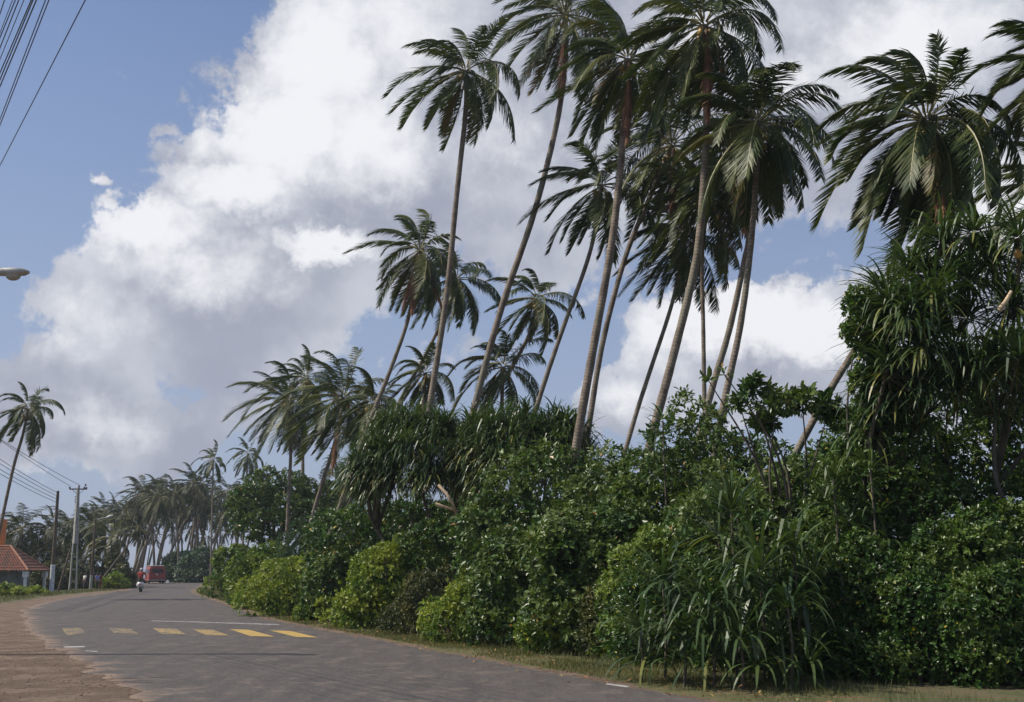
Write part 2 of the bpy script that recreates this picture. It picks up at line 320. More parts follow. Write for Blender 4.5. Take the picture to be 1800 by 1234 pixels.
# painted markings
def mark(name, quads, mat, z, label, a=.5, group=None):
    m_ = MB()
    for q_ in quads: m_.add([tuple(G(x, y, z)) for x, y in q_], [(3, 2, 1, 0)], 0, a)
    o = m_.build(name, mat); o['kind'] = 'structure'; return o
for qd, a in (([(108, 1104), (142, 1104), (150, 1112), (118, 1117)], .5), ([(191, 1104), (230, 1105.5), (243, 1114), (200, 1112.5)], .5), ([(268, 1104), (308, 1105), (328, 1115), (284, 1114)], .6),
              ([(338, 1106), (374, 1107), (403, 1117), (362, 1116)], .65), ([(404, 1106), (438, 1107), (483, 1119), (440, 1118)], .85), ([(474, 1108), (510, 1109), (559, 1120.5), (520, 1119.5)], .9)):
    mark('crossing_stripe', [qd], M['yellow'], .015, '', a)
for qd in ((127, 170, 1125.5), (225, 262, 1123.5), (318, 350, 1122.5), (395, 432, 1125), (478, 517, 1126.8), (557, 592, 1128.5), (100, 126, 1098), (335, 372, 1100), (408, 442, 1103)):
    x0, x1, y = qd; mark('crossing_dash', [[(x0, y-.7), (x1, y-.2), (x1+3, y+1.0), (x0+2, y+.5)]], M['yellow'], .0145, '', .15)
mark('stop_line', [[(265, 1090.6), (345, 1092.6), (345, 1094), (268, 1091.8)], [(345, 1092.6), (490, 1097), (492, 1099), (345, 1094)]], M['white'], .015, '', .58)
mark('edge_line', [[(112, 1136.2), (148, 1135.6), (150, 1137.4), (114, 1138.2)]], M['white'], .015, '', .8)
mark('edge_line', [[(150, 1143.4), (170, 1144.4), (172, 1146), (152, 1145)]], M['white'], .015, '', .6)
mark('edge_line', [[(1068, 1201.2), (1108, 1206), (1100, 1208), (1064, 1203)]], M['white'], .015, '', .8)

# ------------------------------------------------------------------ vegetation generators
def straps(mb, O, D, L, w, droop, nseg=5, rnd=.5, mat=0, kink=None, wind=(0, 0, 0), taper=.55, wv=None, tipw=.08):
    """ribbon leaves: O origins, D directions, bending down along their length"""
    n = len(O); O = np.asarray(O, float); d = norm(np.asarray(D, float)); L = np.broadcast_to(L, (n,)); w = np.broadcast_to(w, (n,)); droop = np.broadcast_to(droop, (n,))
    p = O.copy(); rows = []; wind = np.asarray(wind, float)
    side0 = norm(np.cross(d, np.array([0.03, .02, 1.]))) if wv is None else norm(wv)
    for s in range(nseg+1):
        t = s/nseg; wd = w*(tipw if s == nseg else (.75 if s == 0 else (1. if t < taper else 1-(t-taper)/(1.001-taper)*.55)))
        side = norm(side0-(side0*d).sum(-1, keepdims=True)*d)
        rows.append(p-side*wd[:, None]/2); rows.append(p+side*wd[:, None]/2)
        p = p+d*(L/nseg)[:, None]
        dd = d+np.array([0, 0, -1.])*(droop*(1.6*t+.4)/nseg)[:, None]+wind*((1.6*t+.4)/nseg)
        if kink is not None: dd = dd+np.array([0, 0, -1.])*((kink == s)*1.5)[:, None]
        d = norm(dd)
    V = np.stack(rows, 1)                                       # n, 2*(nseg+1), 3
    k = 2*(nseg+1); b = (np.arange(n)*k)[:, None]; s = np.arange(nseg)[None, :]*2
    F = np.stack([b+s, b+s+1, b+s+3, b+s+2], -1).reshape(-1, 4)
    mb.add(V.reshape(-1, 3), F, mat, np.repeat(np.broadcast_to(rnd, (n,)), k))

def frond(mb, r, base, azm, elv, L, grav, wind, m, lw, dead=False, tint=.4, mats=(0, 1)):
    n = 11; d = np.array([math.cos(azm)*math.cos(elv), math.sin(azm)*math.cos(elv), math.sin(elv)]); p = np.array(base, float); pts = [p]; T = [d]
    for i in range(n):
        s = i/n; d = d+np.array([0, 0, -1.])*grav*(.055+.15*s)+wind*(.03+.11*s); d /= np.linalg.norm(d); p = p+d*L/n; pts.append(p); T.append(d)
    pts = np.array(pts); T = np.array(T)
    mb.tube(pts, np.linspace(.045, .008, n+1)*(L/4.5), 4, mats[1], tint, cap=False)
    t = np.linspace(.16, 1, m)+r.uniform(-.3, .3, m)/m; t = np.clip(t, .14, 1)
    t2 = np.concatenate([t, t]); sd = np.concatenate([np.ones(m), -np.ones(m)])
    ii = t2*n; O = np.stack([np.interp(ii, np.arange(n+1), pts[:, c]) for c in range(3)], -1); TT = norm(np.stack([np.interp(ii, np.arange(n+1), T[:, c]) for c in range(3)], -1))
    side = norm(np.cross(TT, np.array([.01, .02, 1.])))
    prof = np.minimum(1, (t2-.05)*3.6)*(1-.62*np.clip(t2-.55, 0, 1)/.45)
    ll = L*.27*prof*r.uniform(.8, 1.12, 2*m)
    dn = (.75 if dead else .28)+r.uniform(0, .3, 2*m)+.25*(1-t2)
    D = side*sd[:, None]*(.35 if dead else .85)+TT*(.55+.5*t2)[:, None]+np.array([0, 0, -1.])*dn[:, None]+wind*.75+r.randn(2*m, 3)*.09
    keep = r.rand(2*m) > (.25 if dead else .06)
    straps(mb, O[keep], D[keep], ll[keep], lw, .9, 2, np.clip(tint+r.uniform(-.25, .25, keep.sum()), 0, 1), mats[0], wind=wind*.9, wv=TT[keep], taper=.5)

def make_crown(parent, c, L, nf, seed, wind=(-.92, .1, .05), m=66, lw=.042, matl='palm', lo=-62, grav=1.35, drywing=0, nuts=True, gaps=()):
    r = np.random.RandomState(seed); mb = MB(); c = np.array(c, float); wind = np.array(wind, float)
    ax = r.uniform(0, 6.28)
    for i in range(nf):
        t = (i+.5)/nf; azm = ax+i*2.39996+r.uniform(-.25, .25); elv = math.radians(84+(lo-84)*t**.85+r.uniform(-9, 9))
        Lf = L*(.72+.28*min(1, t*2.4))*r.uniform(.72, 1.12)*(1.0 if t < .8 else .85)
        tint = .22+.28*r.rand()+.2*t+(.34 if r.rand() < .13 else 0)
        b = c+np.array([math.cos(azm), math.sin(azm), 0])*.12+np.array([0, 0, .25-.5*t])
        frond(mb, r, b, azm, elv, Lf, grav*r.uniform(.65, 1.6), wind*r.uniform(.3, 1.5)+np.array([0, r.uniform(-.3, .3), r.uniform(-.1, .25)]), m, lw, tint=tint)
    cr = mb.build('crown', [M[matl], M['rachis']], parent, False)
    if drywing:
        db = MB()
        for k_ in range(drywing): frond(db, r, c+np.array([0, -.35, -.3]), r.uniform(0, 6.28) if k_ else -1.7, -1.0 if k_ else -1.15, L*.95, .6, wind*.1, m, lw*1.1, True, .5)
        db.build('dead_frond', [M['dry'], M['dry']], parent)
    if nuts:
        nb = MB(); nn_ = r.randint(5, 12)
        for k_ in range(nn_):
            a = r.uniform(0, 6.28); q_ = c+np.array([math.cos(a)*.34, math.sin(a)*.34, -.35-r.rand()*.4]); nb.ball(q_, .13*r.uniform(.8, 1.1), 0, 8, (1, 1, 1.25)); nb.tube([tuple(c+np.array([0, 0, -.1])), tuple(q_)], .02, 4)
        nb.build('coconut_cluster', M['nut'], parent, True)
    return cr

palm_count = 0
def palm(label, trunk, crown, Rpx, D, w, seed, nf=26, group=None, basew=1.35, **kw):
    """trunk: image-space track of the stem at real distance D, crown: where the fronds spring from"""
    pts = [P(x, y, D) for x, y in trunk]
    d0 = (pts[1]-pts[0]); sl = d0.x/max(.5, d0.z); z0 = pts[0].z
    if z0 > .3: foot = [Vector((pts[0].x-sl*z0*.9, D, -.05)), Vector((pts[0].x-sl*z0*.45, D, z0*.5))]
    else: foot = [Vector((pts[0].x, D, -.05))]
    top = P(crown[0], crown[1], D); path = foot+pts+[top]
    path = catmull([tuple(p) for p in path], 8); w *= .74
    root = empty('coconut_palm', (path[0][0], path[0][1], 0), label, 'palm tree', group)
    org = np.array([path[0][0], path[0][1], 0])
    r0 = w/2*D/FPX; s = np.linspace(0, 1, len(path)); r_ = r0*(1.12-.35*s)+r0*(basew-1)*np.exp(-s*14)+r0*.25*np.exp(-(1-s)*60)
    r_ = r_*(1+.035*np.sin(np.arange(len(s))*2.1))
    tb = MB(); tb.tube(path-org, r_, 10, 0); tb.build('trunk', M['trunk'], root, True)
    make_crown(root, np.array(top)-org, Rpx*D/FPX*1.22, nf+6, seed, **kw); return root

palm('tallest slim coconut palm left of the cluster with a crown separate against white cloud', [(757, 705), (785, 520), (802, 350), (819, 190)], (818, 125), 135, 50, 15, 11, 27, nuts=True)
palm('coconut palm with long leaning stem and crown touching the top edge', [(835, 712), (882, 540), (940, 370), (982, 200), (995, 80)], (993, 25), 165, 52, 16, 12, 28, drywing=1)
palm('coconut palm with thick ringed trunk rising right of a long leaning one', [(1018, 755), (1045, 600), (1075, 430), (1092, 280)], (1104, 105), 155, 41, 21, 13, 32, drywing=1)
palm('coconut palm with thinner stem curving right beside the thick ringed trunk', [(1035, 750), (1060, 600), (1100, 450), (1145, 340)], (1180, 255), 150, 48, 14, 14, 30, drywing=1)
palm('short crowned coconut palm with crossing fronds low among the right cluster', [(1112, 748), (1140, 660), (1178, 545), (1196, 470)], (1203, 415), 115, 50, 11, 15, 22)
palm('tall central coconut palm with one reddish dead frond hanging beside its trunk', [(1150, 752), (1185, 620), (1225, 450), (1238, 300), (1242, 180)], (1238, 45), 180, 36, 21, 16, 34, drywing=1)
palm('straight thin coconut palm standing upright behind the tall central palms', [(1238, 685), (1236, 560), (1234, 470)], (1240, 345), 135, 46, 11, 17, 24)
palm('coconut palm with pale stem left of two nearly merged trunks', [(1250, 690), (1282, 580), (1306, 470), (1318, 390)], (1300, 270), 142, 44, 16, 18, 30, drywing=1)
palm('coconut palm with orange nuts and long yellow ribbed fronds reaching right', [(1272, 712), (1300, 580), (1318, 450), (1328, 330)], (1334, 215), 165, 35, 17, 19, 34, wind=(-.35, 0, 0))
palm('windswept coconut palm with dense hanging skirt above the right screw pine', [(1440, 720), (1492, 632), (1560, 520), (1625, 390)], (1628, 215), 208, 30, 17, 20, 58, drywing=1, lo=-85, grav=1.7, wind=(-1.3, .1, .1))
palm('coconut palm at the right edge with fronds entering high in the frame', [(1960, 700), (1930, 500), (1890, 300)], (1868, 120), 170, 29, 18, 21, 28)
palm('lower coconut palm at the right edge behind the screw pine', [(1900, 700), (1885, 500)], (1866, 330), 170, 34, 16, 22, 24)
palm('coconut palm with curved slim stem and bright crown between two bigger trunks', [(945, 710), (985, 590), (1038, 440)], (1058, 325), 125, 50, 12, 23, 22)
palm('small coconut palm with open crown leaning right below the long leaning stem', [(850, 712), (900, 645), (935, 575)], (943, 525), 88, 62, 10, 24, 18)
palm('low coconut palm with wide drooping fronds just above the screw pine canopy', [(880, 790), (882, 720)], (884, 645), 98, 62, 11, 25, 20)
palm('shaggy coconut palm left of the tallest one with brown hanging fronds', [(645, 755), (690, 640), (720, 550)], (738, 440), 105, 60, 11, 26, 26, drywing=3, lo=-75)
palm('coconut palm whose crown hides behind the tallest palm stem', [(703, 705), (750, 620), (783, 550)], (803, 490), 92, 66, 9, 27, 24)
palm('small low coconut palm in front of blue sky left of the tallest stem', [(742, 760), (745, 710)], (748, 655), 72, 66, 10, 28, 18)
palm('coconut palm with straight stem and long drooping fronds above the dark tree', [(508, 860), (511, 790)], (506, 705), 100, 82, 9, 29, 24)
palm('taller coconut palm behind with small upright crown over the dark tree', [(532, 860), (533, 760)], (538, 665), 72, 92, 9, 30, 22)
palm('bushy coconut palm with dense tall crown left of the screw pine', [(566, 850), (588, 780)], (604, 700), 112, 70, 10, 31, 30, drywing=1)
palm('coconut palm partly hidden between the bushy one and a leaning stem', [(600, 890), (625, 810)], (655, 710), 76, 66, 11, 32, 20, drywing=1)
palm('distant slim coconut palm with star shaped crown over the grove', [(371, 975), (373, 890)], (375, 808), 38, 175, 4.5, 33, 14, m=20, lw=.12, nuts=False)
palm('distant coconut palm left of the dark tree with short stem visible', [(430, 900), (433, 850)], (436, 797), 38, 150, 5, 34, 14, m=20, lw=.11, nuts=False)
palm('tiny coconut palm crown seen just under the bushy palm', [(590, 860), (590, 840)], (591, 812), 28, 150, 4, 35, 12, m=18, lw=.11, nuts=False)
palm('lone coconut palm leaning right above the left edge of the scene', [(4, 910), (24, 820), (40, 765)], (50, 718), 68, 80, 8, 36, 17, nuts=True)
# low palms with yellow fronds behind the house
grp = 'low palms behind the tiled house'
for i, (x, y, R_, D, lab) in enumerate([(38, 930, 62, 118, 'low coconut palm with yellowing upright fronds above the tiled roof'), (-10, 925, 55, 125, 'low coconut palm cut by the left frame edge behind the roof'), (90, 935, 55, 122, 'low coconut palm directly behind the bare wooden pole'),
                             (128, 930, 56, 132, 'low coconut palm behind the concrete lattice pole'), (160, 925, 50, 124, 'low coconut palm behind the street lamp pole'), (196, 945, 52, 120, 'low coconut palm at the right end of the dark row reaching over bushes'), (60, 985, 50, 116, 'squat young palm whose fronds touch the tiled roof'),
                             (145, 985, 50, 118, 'squat young palm behind the two standing people'), (110, 985, 45, 117, 'squat young palm behind the diagonal strut')]):
    palm(lab, [(x-3, 1015), (x-1, 985 if y < 960 else 1008)], (x, y), R_*1.05, D+14, 6, 60+i, 24, group=grp, m=34, lw=.075, matl='olive' if i % 2 else 'far_palm', nuts=False, lo=-60)
palm('thin palm slanting steeply right with its foot near the standing people', [(186, 1010), (212, 975), (234, 946)], (243, 930), 24, 128, 4.2, 70, 13, m=18, lw=.12, matl='far_palm', nuts=False)

# distant grove: four model trees, then copies
def grove_tree(seed, lean, H):
    r = np.random.RandomState(seed); root = empty('coconut_palm', (0, 0, 0), 'slender hazy coconut palm in the distant grove beyond the red bus', 'palm tree', 'palms of the distant grove')
    pts = catmull([(0, 0, -.1), (lean*.35, 0, H*.4), (lean*.8, 0, H*.8), (lean, 0, H)], 5)
    tb = MB(); tb.tube(pts, np.linspace(.22, .12, len(pts)), 6); tb.build('trunk', M['trunk'], root, True)
    make_crown(root, (lean, 0, H), 4.0, 17, seed, m=24, lw=.095, grav=1.15, matl='far_palm', nuts=False, wind=(-.5, 0, 0), lo=-60)
    return root
protos = [grove_tree(80+i, l, h) for i, (l, h) in enumerate([(2.6, 13.), (.6, 13.5), (4.6, 12.), (-1.4, 12.8), (1.6, 11.)])]
rg = random.Random(4); used = set()
def place(root, loc, rz, sc):
    i = protos.index(root)
    if i not in used: used.add(i); c = root
    else:
        c = root.copy(); COL.objects.link(c)
        for ch in root.children: d = ch.copy(); COL.objects.link(d); d.parent = c
    c.location = loc; c.rotation_euler = (0, 0, rz); c.scale = (sc, sc, sc); return c
grove = [(242, 868), (250, 885), (258, 862), (266, 880), (274, 872), (280, 860), (288, 876), (297, 868), (303, 886), (311, 866), (318, 878), (326, 858), (334, 870), (341, 848), (347, 862), (352, 880), (360, 872), (250, 905), (285, 900), (316, 902), (345, 898), (372, 868),
         (384, 880), (396, 862), (404, 888), (413, 870), (397, 905), (262, 915), (300, 915), (330, 890), (355, 905), (380, 910), (420, 890), (236, 900), (270, 900),
         (172, 900), (182, 890), (192, 903), (202, 893), (212, 905), (222, 898), (232, 915), (217, 922), (165, 915), (308, 935), (268, 940), (335, 930), (388, 935), (360, 945), (244, 945), (410, 925), (425, 915),
         (440, 870), (455, 882), (470, 860), (560, 850), (620, 845), (640, 850)]
for i, (x, y) in enumerate(grove):
    root = protos[i] if i < 5 else rg.choice(protos)
    D = rg.uniform(185, 250) if y > 880 or rg.random() < .3 else rg.uniform(180, 205)
    H = P(x, y, D).z; i0 = protos.index(root); hh = [13., 13.5, 12., 12.8, 11.][i0]; sc = H/hh; ln = [2.6, .6, 4.6, -1.4, 1.6][i0]
    rz = rg.choice([0, .3, -.4, .7, -.8, PI*.9]); X = P(x, y, D).x-ln*sc*math.cos(rz)
    sc_ = sc; t_ = place(root, (X, D, 0), rz, sc_); tall = 'tall' if y < 884 else 'low'
    where = ('left of the thin slanting palm' if x < 234 else 'above the scooter rider' if x < 262 else 'above the red bus' if x < 300 else 'just right of the red bus' if x < 340 else 'around the slim star crowned palm' if x < 400 else 'left of the dark spreading tree' if x < 430 else 'peeping over the dark spreading tree')
    t_['label'] = '%s coconut palm of the far grove %s' % (tall, where); t_['group'] = tall+' palms of the far grove '+where

def clump_points(r, balls, n, inner=.16, backcull=.55):
    """points on the outside of a union of balls, with outward normals"""
    C = np.array([b[:3] for b in balls]); R = np.array([b[3] for b in balls]); P_ = []; N_ = []; got = 0
    pr = R**2/np.sum(R**2)
    while got < n:
        k = n*2; i = r.choice(len(R), k, p=pr); d = norm(r.randn(k, 3)); d[:, 2] = np.where(r.rand(k) < .35, np.abs(d[:, 2]), d[:, 2]); fac = np.where(r.rand(k) < inner, r.uniform(.55, .95, k), r.uniform(.93, 1.08, k))
        p = C[i]+d*(R[i]*fac)[:, None]
        q1 = np.sin(p[:, 0]*3.1+p[:, 2]*2.3+1)*np.sin(p[:, 1]*2.7-p[:, 2]*3.3)+.7*np.sin(p[:, 0]*6.7-p[:, 2]*5.1)*np.sin(p[:, 2]*7.3+p[:, 1]*4)
        p = p+d*(R[i]*.16*q1+np.where(r.rand(k) < .06, r.uniform(.05, .45, k)*R.mean()*.9, 0))[:, None]
        dist = np.linalg.norm(p[:, None, :]-C[None], axis=2)/R[None]; dist[np.arange(k), i] = 9
        ok = (dist.min(1) > .84) & (p[:, 2] > .04) & ~((d[:, 1] > .45) & (r.rand(k) < backcull))
        P_.append(p[ok]); N_.append(d[ok]); got += ok.sum()
    return np.concatenate(P_)[:n], np.concatenate(N_)[:n]
def leaves(mb, r, Pp, Nn, k, L, wr, mat=0, up=.35, spread=(.5, 1.25), big=True, lift=0, droop=.15, rl=0., rh=1., sp=.012):
    """a sprig of k leaves at each point"""
    n = len(Pp); ax = norm(Nn+np.array([0, 0, up])+r.randn(n, 3)*.35)
    Pp = np.repeat(Pp, k, 0); A = np.repeat(ax, k, 0); m = n*k; tw = L*.5
    Pp = Pp+A*(r.uniform(-tw, tw, m))[:, None]
    u = norm(np.cross(A, r.randn(m, 3))); th = r.uniform(spread[0], spread[1], m)
    d = norm(A*np.cos(th)[:, None]+u*np.sin(th)[:, None]+np.array([0, 0, -droop]))
    nr = norm(A-(A*d).sum(1, keepdims=True)*d+r.randn(m, 3)*.15); wv = norm(np.cross(d, nr))
    l = (L*r.uniform(.7, 1.15, m)*np.repeat(r.uniform(.6, 1.35, n), k))[:, None]; w = l*wr/2; rn = np.repeat(r.rand(n)*.5, k)+r.rand(m)*.5; rn = np.clip(rl+(rh-rl)*rn, 0, 1); special = r.rand(m) < sp; rn = np.where(special, .995, np.minimum(rn, .965))
    tip = Pp+d*l-nr*l*.12
    if big:
        v = [Pp, Pp+d*l*.35+wv*w*.85+nr*l*.05, Pp+d*l*.72+wv*w*.8+nr*l*.02, tip, Pp+d*l*.72-wv*w*.8+nr*l*.02, Pp+d*l*.35-wv*w*.85+nr*l*.05]
        V = np.stack(v, 1); b = (np.arange(m)*6)[:, None]; F = np.concatenate([b+np.array([[0, 1, 2, 3]]), b+np.array([[0, 3, 4, 5]])]); kk = 6
    else:
        V = np.stack([Pp, Pp+d*l*.55+wv*w, tip, Pp+d*l*.55-wv*w], 1); b = (np.arange(m)*4)[:, None]; F = b+np.array([[0, 1, 2, 3]]); kk = 4
    mb.add(V.reshape(-1, 3), F, mat, np.repeat(rn, kk))
def bush_balls(r, X, Y, rx, ry, H, nb, zlo=0., rb=(.20, .42), cv=.26):
    """a ragged mound: many overlapping clumps, upright and spreading ones, down to the ground"""
    balls = []; hz = (H-zlo)/2; m0 = min(rx, hz, ry)
    for i in range(nb):
        u, v = r.uniform(-1, 1), r.uniform(-1, 1); rad = m0*r.uniform(*rb)*1.15
        if u*u+v*v > 1.25: v *= .5
        top = (H-zlo)*(1-cv*u*u-.10*v*v)*r.uniform(.70, 1.03); z = zlo+max(rad*.7, (1 if r.rand() < .5 else r.rand()**.6)*(top-rad))
        balls.append((X+u*max(.05, rx-rad*.6), Y+v*max(.05, ry-rad*.6), z, rad))
    balls.append((X, Y, zlo+hz*.8, m0*.8))
    for s_ in (-.6, -.2, .2, .6): balls.append((X+s_*rx, Y-ry*.35, zlo+hz*.4, min(rx*.45, hz*.5)))
    return balls
HB = np.array([(p_[0], G(*p_).y) for p_ in [(340, 1040), (370, 1046), (420, 1064), (460, 1073), (600, 1096), (830, 1134), (1060, 1160), (1250, 1188), (1700, 1222)]])
def shrub(label, px, top, D, wpx, typ, nspr, L, seed, wr=.5, k=6, nb=38, name='shrub', cat='shrub', big=True, zlo_px=None, group=None, dep=.8, **kw):
    r = np.random.RandomState(seed); rx = wpx/2*D/FPX*1.15; D = (max(D, np.interp(px, HB[:, 0], HB[:, 1])*(1.03 if px > 520 else 1.07))+rx*dep*1.12 if px > 380 else D); rx = wpx/2*D/FPX*1.12; c = P(px, top, D); H = c.z; zlo = 0 if zlo_px is None else P(px, zlo_px, D).z
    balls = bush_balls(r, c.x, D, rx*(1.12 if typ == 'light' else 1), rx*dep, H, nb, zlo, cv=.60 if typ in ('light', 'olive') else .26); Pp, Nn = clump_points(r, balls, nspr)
    mb = MB(); leaves(mb, r, Pp, Nn, k, L, wr, big=big, sp=.035 if typ == 'light' else .008, **kw)
    if zlo == 0:                                              # stems to the ground
        for _ in range(5):
            a = r.uniform(0, 6.28); x0, y0 = c.x+r.uniform(-.3, .3)*rx, D+r.uniform(-.3, .3)*rx
            mb.tube([(x0, y0, -.02), (x0+math.cos(a)*rx*.2, y0+math.sin(a)*rx*.2, H*.35), (x0+math.cos(a)*rx*.45, y0+math.sin(a)*rx*.4, H*.75)], [.05, .035, .015], 5, 1)
    return tag(mb.build(name, [M[typ], M['bark']], None, False, origin=(c.x, D, 0)), label, cat, group)

# right: dark glossy scrub
SH = [
 ('tall dark scrub filling the right edge under the big screw pine', 1730, 725, 25.5, 420, 'gloss', 5200, .13, .55),
 ('dark glossy scrub left of the tallest right edge mass', 1545, 800, 24.0, 330, 'gloss', 4200, .12, .55),
 ('rounded dark bush in the right half with yellow berries', 1700, 900, 21.8, 330, 'gloss', 4300, .11, .55),
 ('dark bush at the lower right corner beside the verge', 1770, 985, 20.2, 260, 'gloss', 3300, .10, .55),
 ('low dark bush with shaded hollow at the foot of the right scrub', 1620, 1010, 20.0, 250, 'gloss', 2600, .10, .55),
 ('dark bush right behind the strap leaved plants', 1480, 920, 21.6, 250, 'gloss', 3000, .11, .55),
 ('low dark bush at the verge right of the strap leaved plants', 1500, 1075, 19.6, 170, 'gloss', 1500, .10, .55),
 ('far right shrub extending past the frame edge', 1900, 800, 22.0, 330, 'gloss', 2600, .13, .55),
 ('broad leaved bush topping the hedge below the merged trunks', 1235, 690, 30.0, 230, 'big', 2600, .17, .45),
 ('broad leaved bush at the foot of the thick ringed trunk', 1120, 755, 31.0, 260, 'big', 2900, .17, .45),
 ('broad leaved bush with red dots right of the hedge centre', 1355, 745, 28.0, 300, 'big', 2800, .16, .5),
 ('mid height bush behind the upright strap leaves', 1300, 830, 25.5, 290, 'big', 2600, .15, .5),
 ('large glossy bush spilling in front of the screw pine shade', 985, 780, 33.0, 290, 'big', 3400, .17, .55),
 ('large glossy bush with shiny broad leaves in the hedge centre', 1085, 850, 28.5, 280, 'big', 3400, .16, .55),
 ('shiny bush between the shade hollow and the centre of the hedge', 955, 900, 30.5, 210, 'big', 2600, .16, .55),
 ('yellowish green bush left of the strap leaved plants', 1160, 910, 25.5, 180, 'mid', 2300, .12, .5),
 ('dark bush behind the low strap leaved plants', 1210, 960, 23.5, 240, 'gloss', 2300, .12, .5),
 ('reddish tinged low bush beside the strap leaved plants', 1100, 985, 24.5, 150, 'olive', 1700, .10, .5),
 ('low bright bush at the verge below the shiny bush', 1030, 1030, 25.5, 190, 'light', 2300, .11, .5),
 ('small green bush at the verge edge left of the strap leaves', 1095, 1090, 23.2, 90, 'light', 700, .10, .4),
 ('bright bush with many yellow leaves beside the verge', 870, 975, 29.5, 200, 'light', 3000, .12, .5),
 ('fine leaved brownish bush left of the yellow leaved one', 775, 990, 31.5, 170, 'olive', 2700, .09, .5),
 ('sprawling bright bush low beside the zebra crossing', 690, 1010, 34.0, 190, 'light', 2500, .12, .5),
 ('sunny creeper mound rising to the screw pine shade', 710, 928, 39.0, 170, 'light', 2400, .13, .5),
 ('pale green mound left of the dark glossy bush', 560, 945, 47.0, 190, 'light', 2700, .14, .5),
 ('dark glossy bush standing among the pale mounds', 605, 950, 42.0, 110, 'big', 1800, .15, .55),
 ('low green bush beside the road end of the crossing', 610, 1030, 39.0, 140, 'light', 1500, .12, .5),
 ('grey green bush at the left tip of the hedge', 420, 948, 84.0, 84, 'mid', 1700, .22, .5),
 ('bush next to the left tip of the hedge', 468, 952, 68.0, 100, 'mid', 1900, .19, .5),
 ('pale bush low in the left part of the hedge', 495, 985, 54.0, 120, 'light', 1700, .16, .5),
 ('low leafy bush on the verge before the hedge bend', 540, 1015, 49.0, 120, 'mid', 1400, .15, .5),
 ('bluish green thicket behind the pale mounds', 640, 892, 60.0, 150, 'blue', 2300, .18, .25),
 ('bluish green thicket left of the first bluish one', 555, 905, 66.0, 120, 'blue', 1900, .18, .25),
 ('deep green thicket behind the bluish one under the leaning stem', 650, 860, 78.0, 150, 'big', 1900, .22, .5),
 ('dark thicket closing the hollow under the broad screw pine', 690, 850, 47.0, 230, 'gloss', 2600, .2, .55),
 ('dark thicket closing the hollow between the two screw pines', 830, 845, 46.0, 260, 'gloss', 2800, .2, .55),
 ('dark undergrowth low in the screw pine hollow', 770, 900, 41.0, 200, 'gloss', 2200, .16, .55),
 ('broad leaved bush below the open tree with upright leaves', 1420, 735, 27.0, 230, 'big', 2000, .16, .5),
 ('dark leafy bush in front of the climber stems on the right', 1530, 705, 24.0, 170, 'gloss', 2000, .12, .55),
 ('low dark bush under the left strap leaves at the verge', 1170, 1105, 21.3, 130, 'gloss', 800, .11, .5),
 ('low dark bush under the middle strap leaves at the verge', 1285, 1120, 20.8, 150, 'gloss', 900, .11, .5),
 ('low dark bush under the right strap leaves at the verge', 1390, 1115, 20.5, 140, 'gloss', 850, .11, .5),
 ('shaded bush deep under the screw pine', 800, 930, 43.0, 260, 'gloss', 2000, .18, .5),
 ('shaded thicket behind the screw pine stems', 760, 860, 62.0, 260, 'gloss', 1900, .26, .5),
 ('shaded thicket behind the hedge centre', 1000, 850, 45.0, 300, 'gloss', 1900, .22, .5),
]
for i, s_ in enumerate(SH):
    shrub(s_[0], s_[1], s_[2], s_[3], s_[4], s_[5], int(s_[6]*(1.5 if s_[5] == 'gloss' else 1.15)), s_[7]*(.82 if s_[5] == 'gloss' else 1.), 200+i, s_[8])
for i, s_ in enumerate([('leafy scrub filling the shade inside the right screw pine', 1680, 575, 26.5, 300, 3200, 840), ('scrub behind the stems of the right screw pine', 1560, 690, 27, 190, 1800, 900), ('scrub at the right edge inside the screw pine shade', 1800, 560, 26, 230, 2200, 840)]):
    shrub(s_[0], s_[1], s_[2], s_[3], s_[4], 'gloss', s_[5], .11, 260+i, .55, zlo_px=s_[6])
# far bushes
for i, s_ in enumerate([('dark teal bush beyond the bend right of the bus', 322, 968, 190, 60, 'blue', 1500, .5, .5), ('tall far bush behind the left tip of the hedge', 350, 962, 180, 60, 'blue', 1300, .5, .5), ('low far bush at the road bend', 306, 990, 196, 40, 'blue', 700, .45, .5),
    ('low far bush next to the hedge tip', 352, 996, 178, 45, 'blue', 700, .45, .5), ('olive bush behind the leaning thin palm', 205, 972, 132, 56, 'olive', 1500, .34, .5), ('olive bush between the people and the white marker post', 200, 1006, 124, 44, 'light', 900, .26, .5), ('small bush beside the white marker post', 216, 990, 128, 34, 'olive', 700, .3, .5),
    ('leafy weeds in front of the tiled house', 12, 1026, 92, 54, 'light', 600, .22, .5), ('leafy weeds at the foot of the bare wooden pole', 58, 1030, 97, 40, 'light', 420, .2, .5), ('low bush between the lattice pole and the wooden pole', 108, 1018, 119, 26, 'olive', 420, .24, .5), ('dark bush behind the lattice pole', 135, 990, 126, 60, 'olive', 1100, .3, .5), ('dark bush right of the house', 88, 985, 118, 46, 'olive', 900, .3, .5), ('dark bush behind the house gable', -10, 950, 122, 70, 'olive', 1200, .34, .5)]):
    shrub(s_[0], s_[1], s_[2], s_[3], s_[4], s_[5], s_[6], s_[7], 300+i, s_[8], big=False, k=5)
# far-off wood behind everything on the right, hidden mostly by the hedge
r = np.random.RandomState(5); wood = MB()
for i in range(60):
    D = r.uniform(70, 110); X = r.uniform(-14, 60)+(110-D)*-.1; H = r.uniform(4, 7)
    if X < -8: continue
    Pp, Nn = clump_points(r, bush_balls(r, X, D, 4, 3, H, 6), 260); leaves(wood, r, Pp, Nn, 4, .42, .5, big=False)
tag(wood.build('thicket', [M['olive']]), 'dense green thicket closing the view behind the hedge', 'thicket', kind='stuff')

